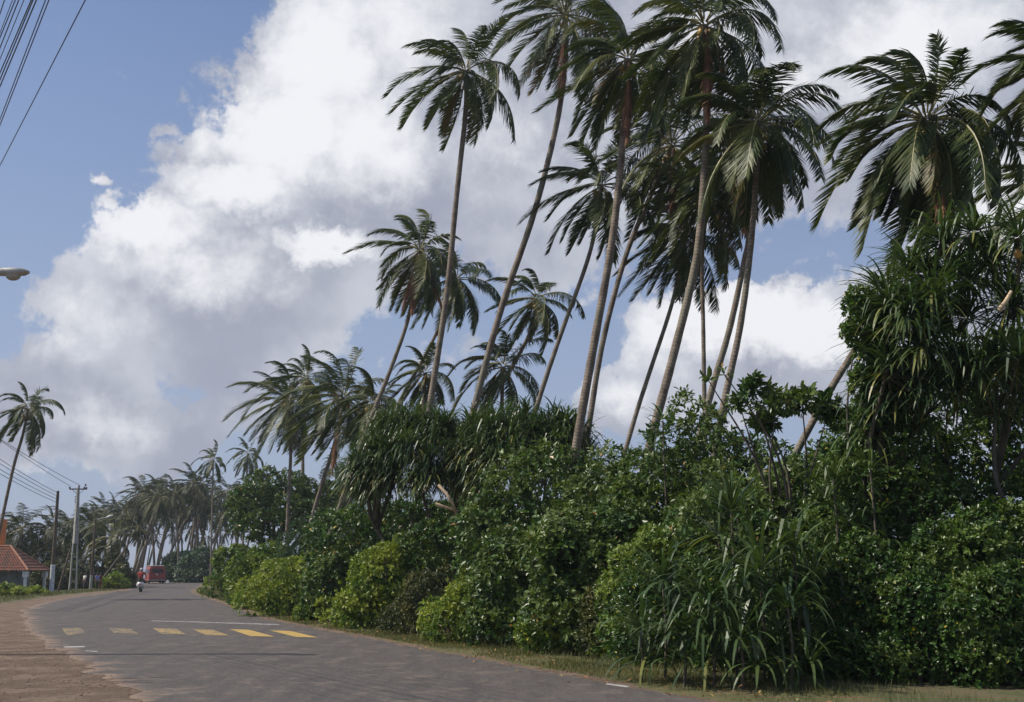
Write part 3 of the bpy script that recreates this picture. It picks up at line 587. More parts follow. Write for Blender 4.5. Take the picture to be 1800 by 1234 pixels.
# ------------------------------------------------------------------ trees with trunk and crown
def branch_tree(label, px, base_D, foot_px, blobs, typ, nspr, L, seed, tr=.25, name='broadleaf_tree', wr=.5, k=6, big=True, cat='tree'):
    """blobs: (px, py, r_px, D) foliage clumps; a limb grows to each"""
    r = np.random.RandomState(seed); f = P(foot_px, 1000, base_D); f = Vector((f.x, base_D, 0)); root = empty(name, f, label, cat)
    balls = []; tb = MB(); fork = Vector((0, 0, 0)); 
    top = min(b[1] for b in blobs); H = P(px, top, base_D).z; fork = Vector((r.uniform(-.3, .3), 0, H*.32))
    tb.tube([(0, 0, -.05), (.1, 0, H*.15), tuple(fork)], [tr*1.25, tr, tr*.85], 8)
    for (x, y, rp, D) in blobs:
        c = P(x, y, D)-f; R = rp*D/FPX
        md = fork.lerp(c, .5)+Vector((r.uniform(-.4, .4), r.uniform(-.3, .3), r.uniform(-.2, .5)))
        tb.tube(catmull([tuple(fork), tuple(md), tuple(c)], 5), np.linspace(tr*.55, tr*.12, 11), 6)
        for q_ in range(6):
            d = norm(r.randn(3)); rr = R*r.uniform(.38, .6); balls.append((c.x+d[0]*R*.6, c.y+d[1]*R*.6, max(.4, c.z+d[2]*R*.55), rr))
            tb.tube([tuple(c), (c.x+d[0]*R*.7, c.y+d[1]*R*.7, c.z+d[2]*R*.7)], [tr*.14, tr*.05], 4, cap=False)
    tb.build('trunk', M['bark'], root, True)
    Pp, Nn = clump_points(r, balls, nspr, inner=.2); mb = MB(); leaves(mb, r, Pp, Nn, k, L, wr, big=big); mb.build('crown', [M[typ]], root)
    return root
branch_tree('dark spreading tree with forked trunk behind the left end of the hedge', 470, 88, 478, [(430, 895, 42, 86), (470, 868, 44, 88), (520, 872, 44, 90), (560, 878, 40, 92), (500, 915, 44, 86), (450, 925, 30, 85), (545, 915, 40, 88), (600, 880, 34, 94)], 'big', 3600, .3, 401, .35, wr=.4)
branch_tree('open tree with large upright leaves spreading over the hedge toward the right', 1380, 26.5, 1420, [(1320, 690, 26, 26), (1365, 708, 26, 26), (1410, 706, 27, 26.5), (1455, 728, 28, 27), (1300, 712, 18, 26.5), (1490, 748, 28, 27), (1345, 740, 26, 26.5), (1275, 660, 9, 26), (1245, 668, 7, 26)], 'big', 330, .21, 402, .09, wr=.42, k=7)
branch_tree('small leaved climber thicket on the left shoulder of the right screw pine', 1520, 25.5, 1540, [(1515, 540, 34, 24.5), (1505, 585, 26, 24.5), (1535, 560, 40, 25), (1530, 620, 26, 24.5), (1520, 670, 24, 24.5), (1525, 720, 28, 24.5), (1550, 660, 36, 25), (1575, 540, 36, 25.5), (1560, 740, 40, 25)], 'gloss', 2600, .09, 403, .08, k=5, wr=.7)

# ------------------------------------------------------------------ screw pines
def rosette(mb, r, c, L, n, w, wind=(-.25, 0, 0), lo=-.7, droop=2.1, rl=.15, rh=.85):
    e = r.uniform(lo, 1.15, n); a = r.uniform(0, 2*PI, n); D = np.stack([np.cos(a)*np.cos(e), np.sin(a)*np.cos(e), np.sin(e)], -1)
    O = np.array(c)[None]+D*.08
    kink = np.where(r.rand(n) < .25, r.randint(2, 5, n), 99)
    tint = rl+(rh-rl)*r.rand(n)*.8; tint = np.where((e < -.1) & (r.rand(n) < .3), .96, tint)
    straps(mb, O, D, L*r.uniform(.7, 1.15, n), w*r.uniform(.8, 1.15, n), droop*r.uniform(.6, 1.4, n), 6, tint, 0, kink, wind, .5, tipw=.05)
def screw_pine(label, foot, baseD, ros, seed, L, nl, w, trad=.16, fruits=0, deadb=None, lo=-.7, dr=2.1):
    """ros: list of points where leaf rosettes sit"""
    r = np.random.RandomState(seed); f = Vector((P(foot, 1000, baseD).x, baseD, 0)); root = empty('screw_pine', f, label, 'screw pine')
    tb = MB(); mb = MB(); H = max(p.z for p in ros)
    forks = []
    for i in range(4):
        a = i*PI/2+.4; sp = Vector((math.cos(a)*H*r.uniform(.12, .28), math.sin(a)*H*.14, H*r.uniform(.35, .5))); forks.append(sp)
        tb.tube(catmull([(math.cos(a)*.15, math.sin(a)*.15, -.05), (sp.x*.35, sp.y*.35, H*.2), tuple(sp)], 5), np.linspace(trad*.85, trad*.6, 11), 7)
        for j in range(3): tb.tube([(math.cos(a+j)*.9, math.sin(a+j)*.8, -.05), (math.cos(a)*.1, math.sin(a)*.1, H*.18)], [trad*.22, trad*.25], 5)     # prop roots
    ends = [ros[k_]-f for k_ in r.choice(len(ros), min(10, len(ros)), replace=False)]
    for c in ends:
        fk = min(forks, key=lambda q_: (q_-c).length); md = fk.lerp(c, .5)+Vector((r.uniform(-.4, .4), r.uniform(-.3, .3), r.uniform(-.5, .1)))
        tb.tube(catmull([tuple(fk), tuple(md), tuple(c)], 5), np.linspace(trad*.5, trad*.28, 11), 6, cap=False)
    for p in ros:
        c = p-f; e_ = min(ends, key=lambda q_: (q_-c).length)
        if (e_-c).length > .05: tb.tube([tuple(e_.lerp(c, -.05)+Vector((0, 0, -.15))), tuple(e_.lerp(c, .6)+Vector((0, 0, -.25))), tuple(c)], [trad*.26]*3, 5, cap=False)
        rosette(mb, r, tuple(c), L, nl, w, lo=lo, droop=dr)
    tb.build('trunk', M['bark'], root, True); mb.build('crown', [M['pand']], root)
    if fruits:
        for i in range(fruits):
            fb_ = MB(); p = ros[r.randint(len(ros))]-f; fb_.ball((p.x+r.uniform(-.2, .2), p.y-.3, p.z-.45), .085, 0, 10, (1, 1, 1.25)); fb_.tube([(p.x, p.y, p.z), (p.x, p.y-.28, p.z-.4)], .012, 4); fb_.build('fruit', M['fruit'], root, True)
    if deadb:
        for seg in deadb:
            q_ = [P(*s_)-f for s_ in seg]; b_ = MB(); b_.tube(q_, np.linspace(.06, .035, len(q_)), 7); b_.build('dead_branch', M['deadwood'], root, True)
    return root
def dome(r, cx, cy, rx, ry, D, n, zmin=-.15, dd=None):
    o = []; dd = dd or rx
    while len(o) < n:
        d = norm(r.randn(3))
        if d[2] < zmin or (d[1] > .35 and r.rand() < .7): continue
        s = r.uniform(.72, .92); Dd = D+d[1]*dd*D/FPX*s; o.append(P(cx+d[0]*rx*s, cy-d[2]*ry*s, Dd))
    return o
r = np.random.RandomState(9)
screw_pine('broad domed screw pine with drooping leaves shading the hollow left of the hedge centre', 745, 45, dome(r, 735, 842, 122, 125, 45, 120)+dome(r, 655, 838, 40, 50, 44, 18), 501, 1.15, 52, .055, lo=-.75, dr=1.55, deadb=[[(771, 853, 39.5), (785, 868, 39.3), (796, 886, 39.2), (800, 897, 39.8), (806, 925, 42)], [(766, 886, 39.4), (786, 893, 39.3), (800, 898, 39.8)]])
screw_pine('domed screw pine with taller canopy behind the shiny bushes', 905, 44, dome(r, 900, 830, 125, 118, 44, 112)+dome(r, 985, 800, 60, 70, 43, 28), 502, 1.1, 52, .055, lo=-.75, dr=1.55)
RP = [P(x, y, D) for x, y, D in [(1655, 425, 24.5), (1712, 408, 24), (1790, 418, 23.5), (1600, 480, 25), (1560, 520, 25), (1740, 470, 24.5), (1640, 520, 24), (1590, 560, 23.7), (1700, 560, 24.5), (1770, 540, 24), (1620, 610, 23.5), (1680, 640, 23.7), (1560, 650, 24), (1720, 650, 23.5), (1790, 630, 23.3), (1640, 690, 24), (1575, 700, 24.5), (1750, 720, 24.5), (1700, 490, 26), (1830, 500, 24), (1850, 600, 24), (1520, 760, 25), (1620, 740, 25), (1850, 420, 24.5), (1670, 480, 25.5), (1810, 690, 25)]]
r = np.random.RandomState(33); RP += [P(r.uniform(1540, 1830), r.uniform(450, 700), r.uniform(23.6, 26)) for _ in range(20)]
screw_pine('tall screw pine with big spiky rosettes and orange fruit towering over the right edge', 1690, 25.5, RP, 503, 1.2, 84, .052, .13, fruits=2, lo=-.45, dr=1.5, deadb=[[(1757, 545, 23.2), (1768, 530, 23.1), (1778, 512, 23.1)]])

# strap leaved young screw pines beside the verge
for i, (lab, x, y, D, L, n, lo, dr) in enumerate([
    ('young strap leaved plant standing upright against the dark hedge', 1285, 905, 22.6, 1.15, 46, .5, .9),
    ('largest arching strap leaved plant in the lower right foreground', 1335, 1010, 20.8, 1.75, 44, .0, 1.8),
    ('strap leaved plant bending over the verge', 1250, 1065, 20.4, 1.45, 46, -.1, 2.0),
    ('leftmost strap leaved plant of the clump', 1165, 1030, 21.6, 1.15, 42, .0, 1.6),
    ('small strap leaved plant low between the bigger ones', 1200, 1120, 20.2, .95, 30, .1, 1.8),
    ('strap leaved plant with folded tips at the right of the clump', 1385, 1075, 19.9, 1.2, 24, .1, 1.8),
    ('strap leaved plant at the left foot of the clump beside the grass', 1125, 1115, 21.0, 1.0, 30, .0, 1.8),
    ('strap leaved plant crossing behind the largest arching one', 1395, 975, 21.6, 1.4, 34, .1, 1.6),
    ('low strap leaved plant in the middle front of the clump', 1300, 1125, 19.7, 1.1, 34, .0, 1.9),
    ('small tuft of strap leaves behind the clump at upper right', 1465, 850, 23.5, .95, 26, .4, 1.4),
    ('small tuft of strap leaves at the upper edge of the hedge', 1530, 830, 23.0, .7, 18, .3, 1.8),
    ('spiky tuft between the hedge top and the thick central trunk', 1165, 745, 30.0, .8, 20, .2, 1.2)]):
    r = np.random.RandomState(600+i); D += 1.1 if D < 22 else .5; c = P(x, y-6, D); root = empty('strap_leaved_plant', (c.x, D, 0), lab, 'plant')
    tb = MB(); tb.tube([(0, 0, -.03), (.05, 0, c.z*.5), (0, 0, c.z)], [.03, .03, .02], 6); tb.build('stem', M['bark'], root, True)
    mb = MB(); rosette(mb, r, (0, 0, c.z), L, n, .064, (-.15, -.05, 0), lo, dr, .3, .95)
    zz = c.z-.45
    while zz > .08:
        rosette(mb, r, (r.uniform(-.3, .3), r.uniform(-.3, .1), zz), L*r.uniform(.85, 1.1), int(n*.6), .056, (-.15, -.05, 0), -.2, dr, .1, .85); zz -= .5
    mb.build('leaves', [M['pand']], root)

# ------------------------------------------------------------------ grass and stones
M['grass'] = leafmat('dry_grass_blade', [(0, (.035, .055, .014)), (.5, (.075, .088, .026)), (1, (.19, .16, .07))], .6, .2, .3)
r = np.random.RandomState(12); gb = MB()
def grass_band(A, B, n, h, i0, i1, bias=1.):
    nA = len(A); s = r.uniform(i0, i1, n)*(nA-1); t = r.rand(n)**bias; a = np.stack([np.interp(s, np.arange(nA), A[:, c]) for c in (0, 1)], -1); b = np.stack([np.interp(s, np.arange(nA), B[:, c]) for c in (0, 1)], -1)
    p = a*(1-t)[:, None]+b*t[:, None]; O = np.concatenate([p, np.zeros((n, 1))], 1); D = np.stack([r.randn(n)*.5, r.randn(n)*.5, np.ones(n)], -1)
    pn = np.sin(p[:, 0]*1.7+1)*np.sin(p[:, 1]*1.1)+np.sin(p[:, 0]*.6+p[:, 1]*.8)*.6+r.randn(n)*.5
    k_ = pn > -.55; dist = np.clip(p[:, 1]/25, .7, 3)
    straps(gb, O[k_], D[k_], (h*r.uniform(.4, 1.3, n))[k_], (.007*dist)[k_], 1.0, 2, r.rand(k_.sum()), 0)
Rw = Rd+np.array([.9, 0])
grass_band(Rp+np.array([.35, .1]), Rw, 60000, .09, .03, .36, .8); grass_band(Rp+np.array([.5, .1]), Rw, 26000, .12, .36, .62, .8)
grass_band(Rw+np.array([-.5, 0]), Rw+np.array([1.2, .3]), 26000, .20, .03, .6)
Lw = np.stack([Ld[:, 0]-4, Ld[:, 1]+2], -1); grass_band(Ld, Lw, 16000, .22, .25, .7)
tag(gb.build('grass', [M['grass']]), 'short dry grass along the road edges', 'grass', kind='stuff')
M['stone'] = simple('pale_stone', (.19, .125, .085), .9, .4, 8)
sb = MB(); r = np.random.RandomState(3)
for i in range(1600):
    t = r.randint(20, 120); q_ = Lp[t]; s = r.rand()**1.5*7; x, y = q_[0]-s+.3, q_[1]-s*.15+r.uniform(-.3, .3)
    rr = r.uniform(.008, .028)*(1.6 if r.rand() < .04 else 1); sb.ball((x, y, rr*.3), rr, 0, 6, (1, r.uniform(.7, 1.3), .6))
tag(sb.build('gravel', [M['stone']]), 'loose stones and clods scattered on the reddish dirt shoulder', 'gravel', kind='stuff')
lb = MB(); n = 900; s = r.randint(30, 170, n); base = Rp[s]+np.stack([r.uniform(-.6, 1.8, n), r.uniform(-.2, .5, n)], -1)
leaves(lb, r, np.concatenate([base, np.full((n, 1), .035)], 1), np.tile([[0, 0, 1.]], (n, 1)), 1, .09, .5, spread=(1.1, 1.6), droop=0)
M['litter'] = leafmat('fallen_leaf', [(0, (.10, .05, .025)), (.6, (.25, .14, .06)), (1, (.4, .33, .1))], .7, .1, .3)
tag(lb.build('leaf_litter', [M['litter']]), 'fallen brown leaves on the verge', 'leaf litter', kind='stuff')

# ------------------------------------------------------------------ house
M['tile'] = None
q = newmat('clay_roof_tiles'); sx = q.n('ShaderNodeSeparateXYZ'); q.link(q.tc, sx.inputs[0])
row = q.m('SINE', q.m('MULTIPLY', sx.outputs[2], 26)); colm = q.m('SINE', q.m('MULTIPLY', q.m('ADD', sx.outputs[0], sx.outputs[1]), 26)); nn = q.noise(q.tc, 2.6, 6, .7); n2_ = q.noise(q.tc, 9, 3, .6)
c = q.mix(q.ss(n2_, .38, .62), (.12, .032, .018), (.26, .075, .034)); c = q.mix(q.ss(nn, .44, .56), c, (.085, .040, .028)); c = q.mix(q.m('MULTIPLY', q.ss(row, .3, 1), .5), c, (.10, .035, .02))
q.link(c, q.bs.inputs['Base Color']); q.bs.inputs['Roughness'].default_value = .85; bump(q, q.m('ADD', row, colm), .8, .04); M['tile'] = q.mat
M['ridge'] = simple('mortared_ridge', (.34, .17, .11), .9, .3, 12)
M['wall'] = simple('stained_grey_wall', (.20, .21, .22), .9, .3, 2)
M['whitewash'] = simple('whitewash', (.62, .64, .66), .85, .2, 5)
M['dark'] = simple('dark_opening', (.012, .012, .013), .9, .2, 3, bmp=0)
M['wood'] = simple('weathered_wood', (.115, .085, .062), .9, .35, 4)
M['concrete'] = simple('concrete', (.34, .34, .31), .9, .2, 5)
M['orange'] = simple('orange_paint', (.62, .19, .04), .6, .12, 2)
M['wire'] = simple('black_cable', (.02, .02, .022), .5, .1, 3, bmp=0)
M['metal'] = simple('galvanised_metal', (.30, .31, .31), .5, .15, 6, .5, 0)
M['lamp'] = simple('off_white_enamel', (.42, .42, .40), .4, .12, 4, bmp=0)
M['lens'] = simple('dusty_lamp_bowl', (.36, .34, .28), .25, .1, 4, bmp=0)
M['porcelain'] = simple('dark_insulator', (.045, .03, .03), .3, .1, 3, bmp=0)
hx0, hx1, hy0, hy1, ze = -57.0, -43.0, 103.0, 108.0, 1.95
house = empty('house', (-50, 105.5, 0), 'low house with a mottled orange clay tile hip roof at the left edge', 'house')
def rel(p, c=(-50, 105.5, 0)): return (p[0]-c[0], p[1]-c[1], p[2]-c[2])
zr = 4.1; ra, rb_ = (-54.4, 105.5, zr), (-45.8, 105.5, zr)
e = [(hx0, hy0, ze), (hx1, hy0, ze), (hx1, hy1, ze), (hx0, hy1, ze)]
mb = MB()
def sub(a, b, c_, d, n=8):      # roof slope as stepped courses of tiles
    a, b, c_, d = map(np.array, (a, b, c_, d))
    for i in range(n):
        t0, t1 = i/n, (i+1)/n+.02; l0, r0_, l1, r1 = a+(d-a)*t0, b+(c_-b)*t0, a+(d-a)*min(1, t1), b+(c_-b)*min(1, t1)
        up = np.array([0, 0, .05]); mb.add([rel(l0+up), rel(r0_+up), rel(r1), rel(l1)], [(0, 1, 2, 3)]); mb.add([rel(l0-up*.3), rel(r0_-up*.3), rel(r0_+up), rel(l0+up)], [(0, 1, 2, 3)])
sub(e[0], e[1], rb_, ra); sub(e[2], e[3], ra, rb_); sub(e[1], e[2], rb_, rb_); sub(e[3], e[0], ra, ra)
roof = mb.build('roof', M['tile'], house)
for a, b in ((ra, rb_), (rb_, e[1]), (rb_, e[2]), (ra, e[0]), (ra, e[3])):
    mb = MB(); a_, b_ = np.array(rel(a)), np.array(rel(b)); mb.tube([a_+(b_-a_)*t+np.array([0, 0, .05]) for t in np.linspace(0, 1, 13)], [.10, .075]*6+[.1], 6); mb.build('ridge_tile', M['ridge'], roof, True)
mb = MB(); mb.box(rel((-50.5, 106.0, .95)), (11.6, 3.0, 1.9)); mb.build('wall', M['wall'], house)
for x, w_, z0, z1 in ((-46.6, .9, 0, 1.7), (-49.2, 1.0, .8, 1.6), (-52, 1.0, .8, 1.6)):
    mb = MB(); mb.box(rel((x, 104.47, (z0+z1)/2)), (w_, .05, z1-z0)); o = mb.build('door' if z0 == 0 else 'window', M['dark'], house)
for x, y in ((-43.35, 103.35), (-46.4, 103.3), (-49.6, 103.3), (-52.8, 103.3), (-43.35, 107.6)):
    mb = MB(); mb.box(rel((x, y, .95)), (.22, .22, 1.88)); mb.box(rel((x, y, .12)), (.34, .34, .24)); mb.box(rel((x, y, 1.62)), (.42, .42, .5)); mb.build('pillar', M['whitewash'], house)
op = empty('painted_pillar', tuple(P(-8, 1000, 110)*1)[:2]+(0,), 'bright orange painted pillar cut by the left frame edge above the tiled roof', 'pillar')
mb = MB(); mb.box((0, 0, 3.3), (1.3, .5, 6.6), taper=.99); mb.build('shaft', M['orange'], op); mb = MB(); mb.box((0, 0, 6.68), (1.36, .6, .16)); mb.build('cap', M['orange'], op)

# ------------------------------------------------------------------ poles at the bend
def foot(px, py): g_ = G(px, py); return np.array([g_.x, g_.y, 0])
f1 = foot(90, 1041); D1 = f1[1]; t1 = np.array(P(102, 863, D1))-f1
p1 = empty('utility_pole', tuple(f1), 'bare brown wooden pole with whitewashed foot nearest the tiled house', 'utility pole')
mb = MB(); mb.tube([(0, 0, -.1), tuple(t1*.5), tuple(t1)], [.2, .17, .13], 10); mb.build('pole', M['wood'], p1, True)
mb = MB(); mb.tube([(0, 0, -.05), tuple(t1*.27)], [.225, .212], 10); mb.build('painted_foot', M['whitewash'], p1, True)
f2 = foot(128, 1039); D2 = f2[1]; t2_ = np.array(P(137.5, 857, D2))-f2; H2 = t2_[2]
p2 = empty('utility_pole', tuple(f2), 'pale concrete lattice pole with crossarm and ladder like openings', 'utility pole')
def at2(z, dx=0.): return (t2_[0]*z/H2+dx, 0, z)
mb = MB(); zs = H2*.46
for s_ in (-1, 1): mb.tube([at2(-.1, s_*.34), at2(zs, s_*.20), at2(zs+.02, s_*.2)], [.105, .085, .085], 4)
mb.build('leg', M['concrete'], p2)
for z, w_ in ((.9, .62), (2.05, .56), (3.25, .5)):
    mb = MB(); mb.box(at2(z), (w_, .14, .16)); mb.build('crossbar', M['concrete'], p2)
mb = MB(); mb.tube([at2(zs-.05), at2(H2*.75), at2(H2)], [.30, .23, .15], 4); mb.build('pole', M['concrete'], p2)
mb = MB(); zc = H2-.15; mb.box(at2(zc), (1.7, .12, .12)); mb.tube([at2(zc-.6), at2(zc, .6)], [.025, .025], 5); mb.tube([at2(zc-.6), at2(zc, -.6)], [.025, .025], 5); ca = mb.build('crossarm', M['wood'], p2)
for dx, dz in ((-.82, .02), (.62, .02), (.82, -.02), (.72, .28), (.08, .15)):
    mb = MB(); mb.tube([at2(zc+dz, dx), at2(zc+dz+.12, dx), at2(zc+dz+.22, dx)], [.05, .10, .05], 8); mb.build('insulator', M['porcelain'], p2, True)
for dz in (.9, 1.15, 1.4):
    mb = MB(); mb.tube([at2(H2-dz, -.26), at2(H2-dz, -.16)], [.06, .06], 7); mb.build('insulator', M['porcelain'], p2, True)
f3 = foot(159, 1036); D3 = f3[1]; t3 = np.array(P(168, 912, D3))-f3
p3 = empty('street_lamp', tuple(f3), 'far street lamp with white head on a slim arm above the people', 'street lamp')
mb = MB(); mb.tube([(0, 0, -.1), tuple(t3*.5), tuple(t3)], [.15, .13, .10], 8); mb.build('pole', M['wood'], p3, True)
mb = MB(); mb.tube([(0, 0, -.05), tuple(t3*.2)], [.165, .16], 8); mb.build('painted_foot', M['concrete'], p3, True)
a0 = t3*.97; a1 = np.array(P(186, 910, D3))-f3; a2 = np.array(P(199, 906, D3))-f3
mb = MB(); mb.tube([tuple(a0), tuple((a0+a1)/2+np.array([0, 0, .12])), tuple(a1)], [.035]*3, 6); mb.build('arm', M['metal'], p3, True)
mb = MB(); mb.tube([tuple(a1), tuple((a1+a2)/2), tuple(a2)], [.06, .15, .08], 8); mb.build('lamp_head', M['lamp'], p3, True)
st0, st1 = foot(98, 1019), np.array(P(124, 966, D2-.3)); st0 = foot(96, 1039.5)+np.array([.1, .6, 0])
mb = MB(); mb.tube([(0, 0, 0), tuple((st1-st0))], [.13, .11], 8); tag(mb.build('strut', M['wood'], None, True), 'brown wooden strut leaning diagonally against the lattice pole', 'strut').location = tuple(st0)
mp_ = empty('marker_post', tuple(foot(229, 1032)), 'short white marker post on the left roadside behind the scooter', 'marker post')
mb = MB(); mb.box((0, 0, .7), (.26, .2, 1.4), taper=.85); mb.build('post', M['whitewash'], mp_); mb = MB(); mb.box((0, 0, 1.43), (.2, .16, .08)); mb.build('cap', M['whitewash'], mp_)
mb = MB(); mb.box((0, 0, .25), (1.3, .25, .5)); mb.box((0, 0, .54), (1.4, .33, .08)); o = mb.build('low_wall', M['whitewash']); o.location = tuple(foot(221, 1032)); tag(o, 'low pinkish white culvert wall beside the short marker post', 'wall')
mb = MB(); mb.box((0, 0, .2), (.5, .4, .4), taper=.7); mb.box((0, 0, .42), (.3, .26, .06)); o = mb.build('kerb_stone', M['whitewash']); o.location = (P(296, 1000, 176).x, 176, 0); tag(o, 'small white stone at the road edge right of the bus', 'stone')

# ------------------------------------------------------------------ near lamp pole just outside the left edge and its cables
Dn = 29.0; fn = np.array([P(-125, 420, Dn).x, Dn, 0]); pn = empty('street_lamp', tuple(fn), 'street lamp with long grey head reaching in from the left frame edge', 'street lamp')
mb = MB(); mb.tube([(0, 0, -.2), (0, 0, 6), (0, 0, 12.4)], [.17, .15, .11], 12); mb.build('pole', M['concrete'], pn, True)
l0 = np.array(P(-60, 479, Dn-.3))-fn; l1 = np.array(P(50, 480, Dn-.3))-fn
mb = MB(); mb.tube([(0, 0, l0[2]-.5), (l0[0]*.5, -.15, l0[2]-.1), tuple(l0)], [.04]*3, 8); mb.build('arm', M['metal'], pn, True)
# head: shallow housing, flat on top, rounded belly, with a glass bowl below its outer end
mb = MB(); rings = []; L_ = l1[0]-l0[0]
for t, wd, tp, bt in ((0, .05, .05, -.04), (.25, .09, .07, -.06), (.5, .13, .10, -.09), (.72, .17, .11, -.10), (.92, .17, .10, -.08), (1., .09, .05, -.02)):
    x = l0[0]+L_*t; rings.append([(x, l0[1]+wd*math.cos(a)*(1.0), l0[2]+(tp*min(1, math.sin(a)*1.6) if math.sin(a) > 0 else -bt*math.sin(a))) for a in np.linspace(0, 2*PI, 14, endpoint=False)])
V = np.array(rings).reshape(-1, 3); F = [(i*14+j, i*14+(j+1) % 14, (i+1)*14+(j+1) % 14, (i+1)*14+j) for i in range(5) for j in range(14)]
mb.add(V, F); mb.poly(rings[0]); mb.poly(rings[-1][::-1]); hd = mb.build('lamp_head', M['lamp'], pn, True)
mb = MB(); mb.ball((l0[0]+L_*.76, l0[1], l0[2]-.09), .17, 0, 14, (1.15, .8, .75)); mb.build('glass_bowl', M['lens'], hd, True)
mb = MB(); heights = [9.55, 9.8, 10.15, 10.5, 10.9, 11.3, 11.7, 12.1]
for z in (9.85, 10.7, 11.6): mb.box((0, 0, z), (1.6, .1, .1))
mb.build('crossarm', M['wood'], pn)
f5 = np.array([P(-150, 690, 58).x, 58, 0]); p5 = empty('utility_pole', tuple(f5), 'concrete pole standing beyond the left frame edge between the two lamp poles', 'utility pole')
mb = MB(); mb.tube([(0, 0, -.2), (0, 0, 12.6)], [.17, .12], 10); mb.build('pole', M['concrete'], p5, True); mb = MB(); mb.box((0, 0, 12.2), (1.8, .1, .1)); mb.build('crossarm', M['wood'], p5)
def wire(pts, rad, label, group, sag=0.):
    pts = [np.array(tuple(p), float) for p in pts]; full = []
    for a, b in zip(pts[:-1], pts[1:]):
        for t in np.linspace(0, 1, 12, endpoint=False): full.append(a+(b-a)*t-np.array([0, 0, sag*4*t*(1-t)]))
    full.append(pts[-1]); o_ = full[0].copy(); mb = MB(); mb.tube([p-o_ for p in full], rad, 5); o = mb.build('overhead_cable', M['wire'], None, True); o.location = tuple(o_); return tag(o, label, 'cable', group)
def through(px0, py0, px1, py1, zz):
    """cable at height zz seen through two image points: its far end leaves the near pole"""
    pts = []
    for (x, y) in ((px0, py0), (px1, py1)):
        r_ = ray(x, y); D = (zz-CAMH)/r_[2]; pts.append(np.array([r_[0]*D, D, zz]))
    a, b = pts; d = b-a
    return [b+d*(Dn+.0-b[1])/d[1], a-d*((a[1]+14)/d[1])]
for i, (x0, x1, y1, zz, rd) in enumerate([(150, 0, 291, 9.3, .016), (86, 0, 220, 8.3, .014), (80, 0, 210, 8.8, .014), (64, 0, 152, 9.5, .02), (58, 0, 140, 9.9, .02), (55, 0, 128, 10.3, .02), (42, 0, 104, 10.7, .014), (33, 0, 84, 11.1, .02), (27, 0, 66, 11.5, .02), (22, 0, 58, 11.9, .014), (8, 0, 24, 12.3, .02)]):
    wire(through(x0, 0, x1, y1, zz), rd*.5, 'single black cable crossing the blue sky apart from the bundle at upper left' if i == 0 else 'black cable in the overhead bundle at the upper left corner', None if i == 0 else 'overhead cables at the upper left', 0)
top2 = np.array(at2(zc+.2))+f2; top1 = t1*.98+f1
for i, (yl, end) in enumerate([(662, top2+np.array([-.8, 0, .1])), (672, top2+np.array([.1, 0, .2])), (704, top1), (714, top1-np.array([0, 0, .3])), (730, top1-np.array([0, 0, .6])), (741, top1-np.array([0, 0, .9]))]):
    wire([P(-150, yl, 58), end], .022, 'thin cable coming down from the left edge to the poles at the bend', 'cables running to the poles at the bend', .25)
wire([top1-np.array([0, 0, 2.]), t3*.97+f3], .02, 'thin cable strung from the wooden pole to the far street lamp', None, .15)

# ------------------------------------------------------------------ people (skin-modifier bodies)
M['skin'] = simple('brown_skin', (.17, .085, .05), .55, .1, 8, bmp=0)
M['hair'] = simple('black_hair', (.012, .010, .009), .5, .2, 20, bmp=0)
def cloth(name, col): return simple(name, col, .85, .12, 9)
def skinned(name, verts, edges, rad, mat, parent, sub=1, root_i=0):
    me = bpy.data.meshes.new(name); me.from_pydata([tuple(v) for v in verts], edges, []); me.materials.append(mat)
    o = bpy.data.objects.new(name, me); link(o, parent); sm = o.modifiers.new('skin', 'SKIN'); sm.use_smooth_shade = True
    layer = me.skin_vertices[0] if len(me.skin_vertices) else None
    if layer is None:
        bm = bmesh.new(); bm.from_mesh(me); bm.verts.layers.skin.verify(); bm.to_mesh(me); bm.free(); layer = me.skin_vertices[0]
    for i, r_ in enumerate(rad):
        rr = r_ if isinstance(r_, tuple) else (r_, r_); layer.data[i].radius = rr; layer.data[i].use_root = (i == root_i)
    s_ = o.modifiers.new('sub', 'SUBSURF'); s_.levels = s_.render_levels = sub; return o
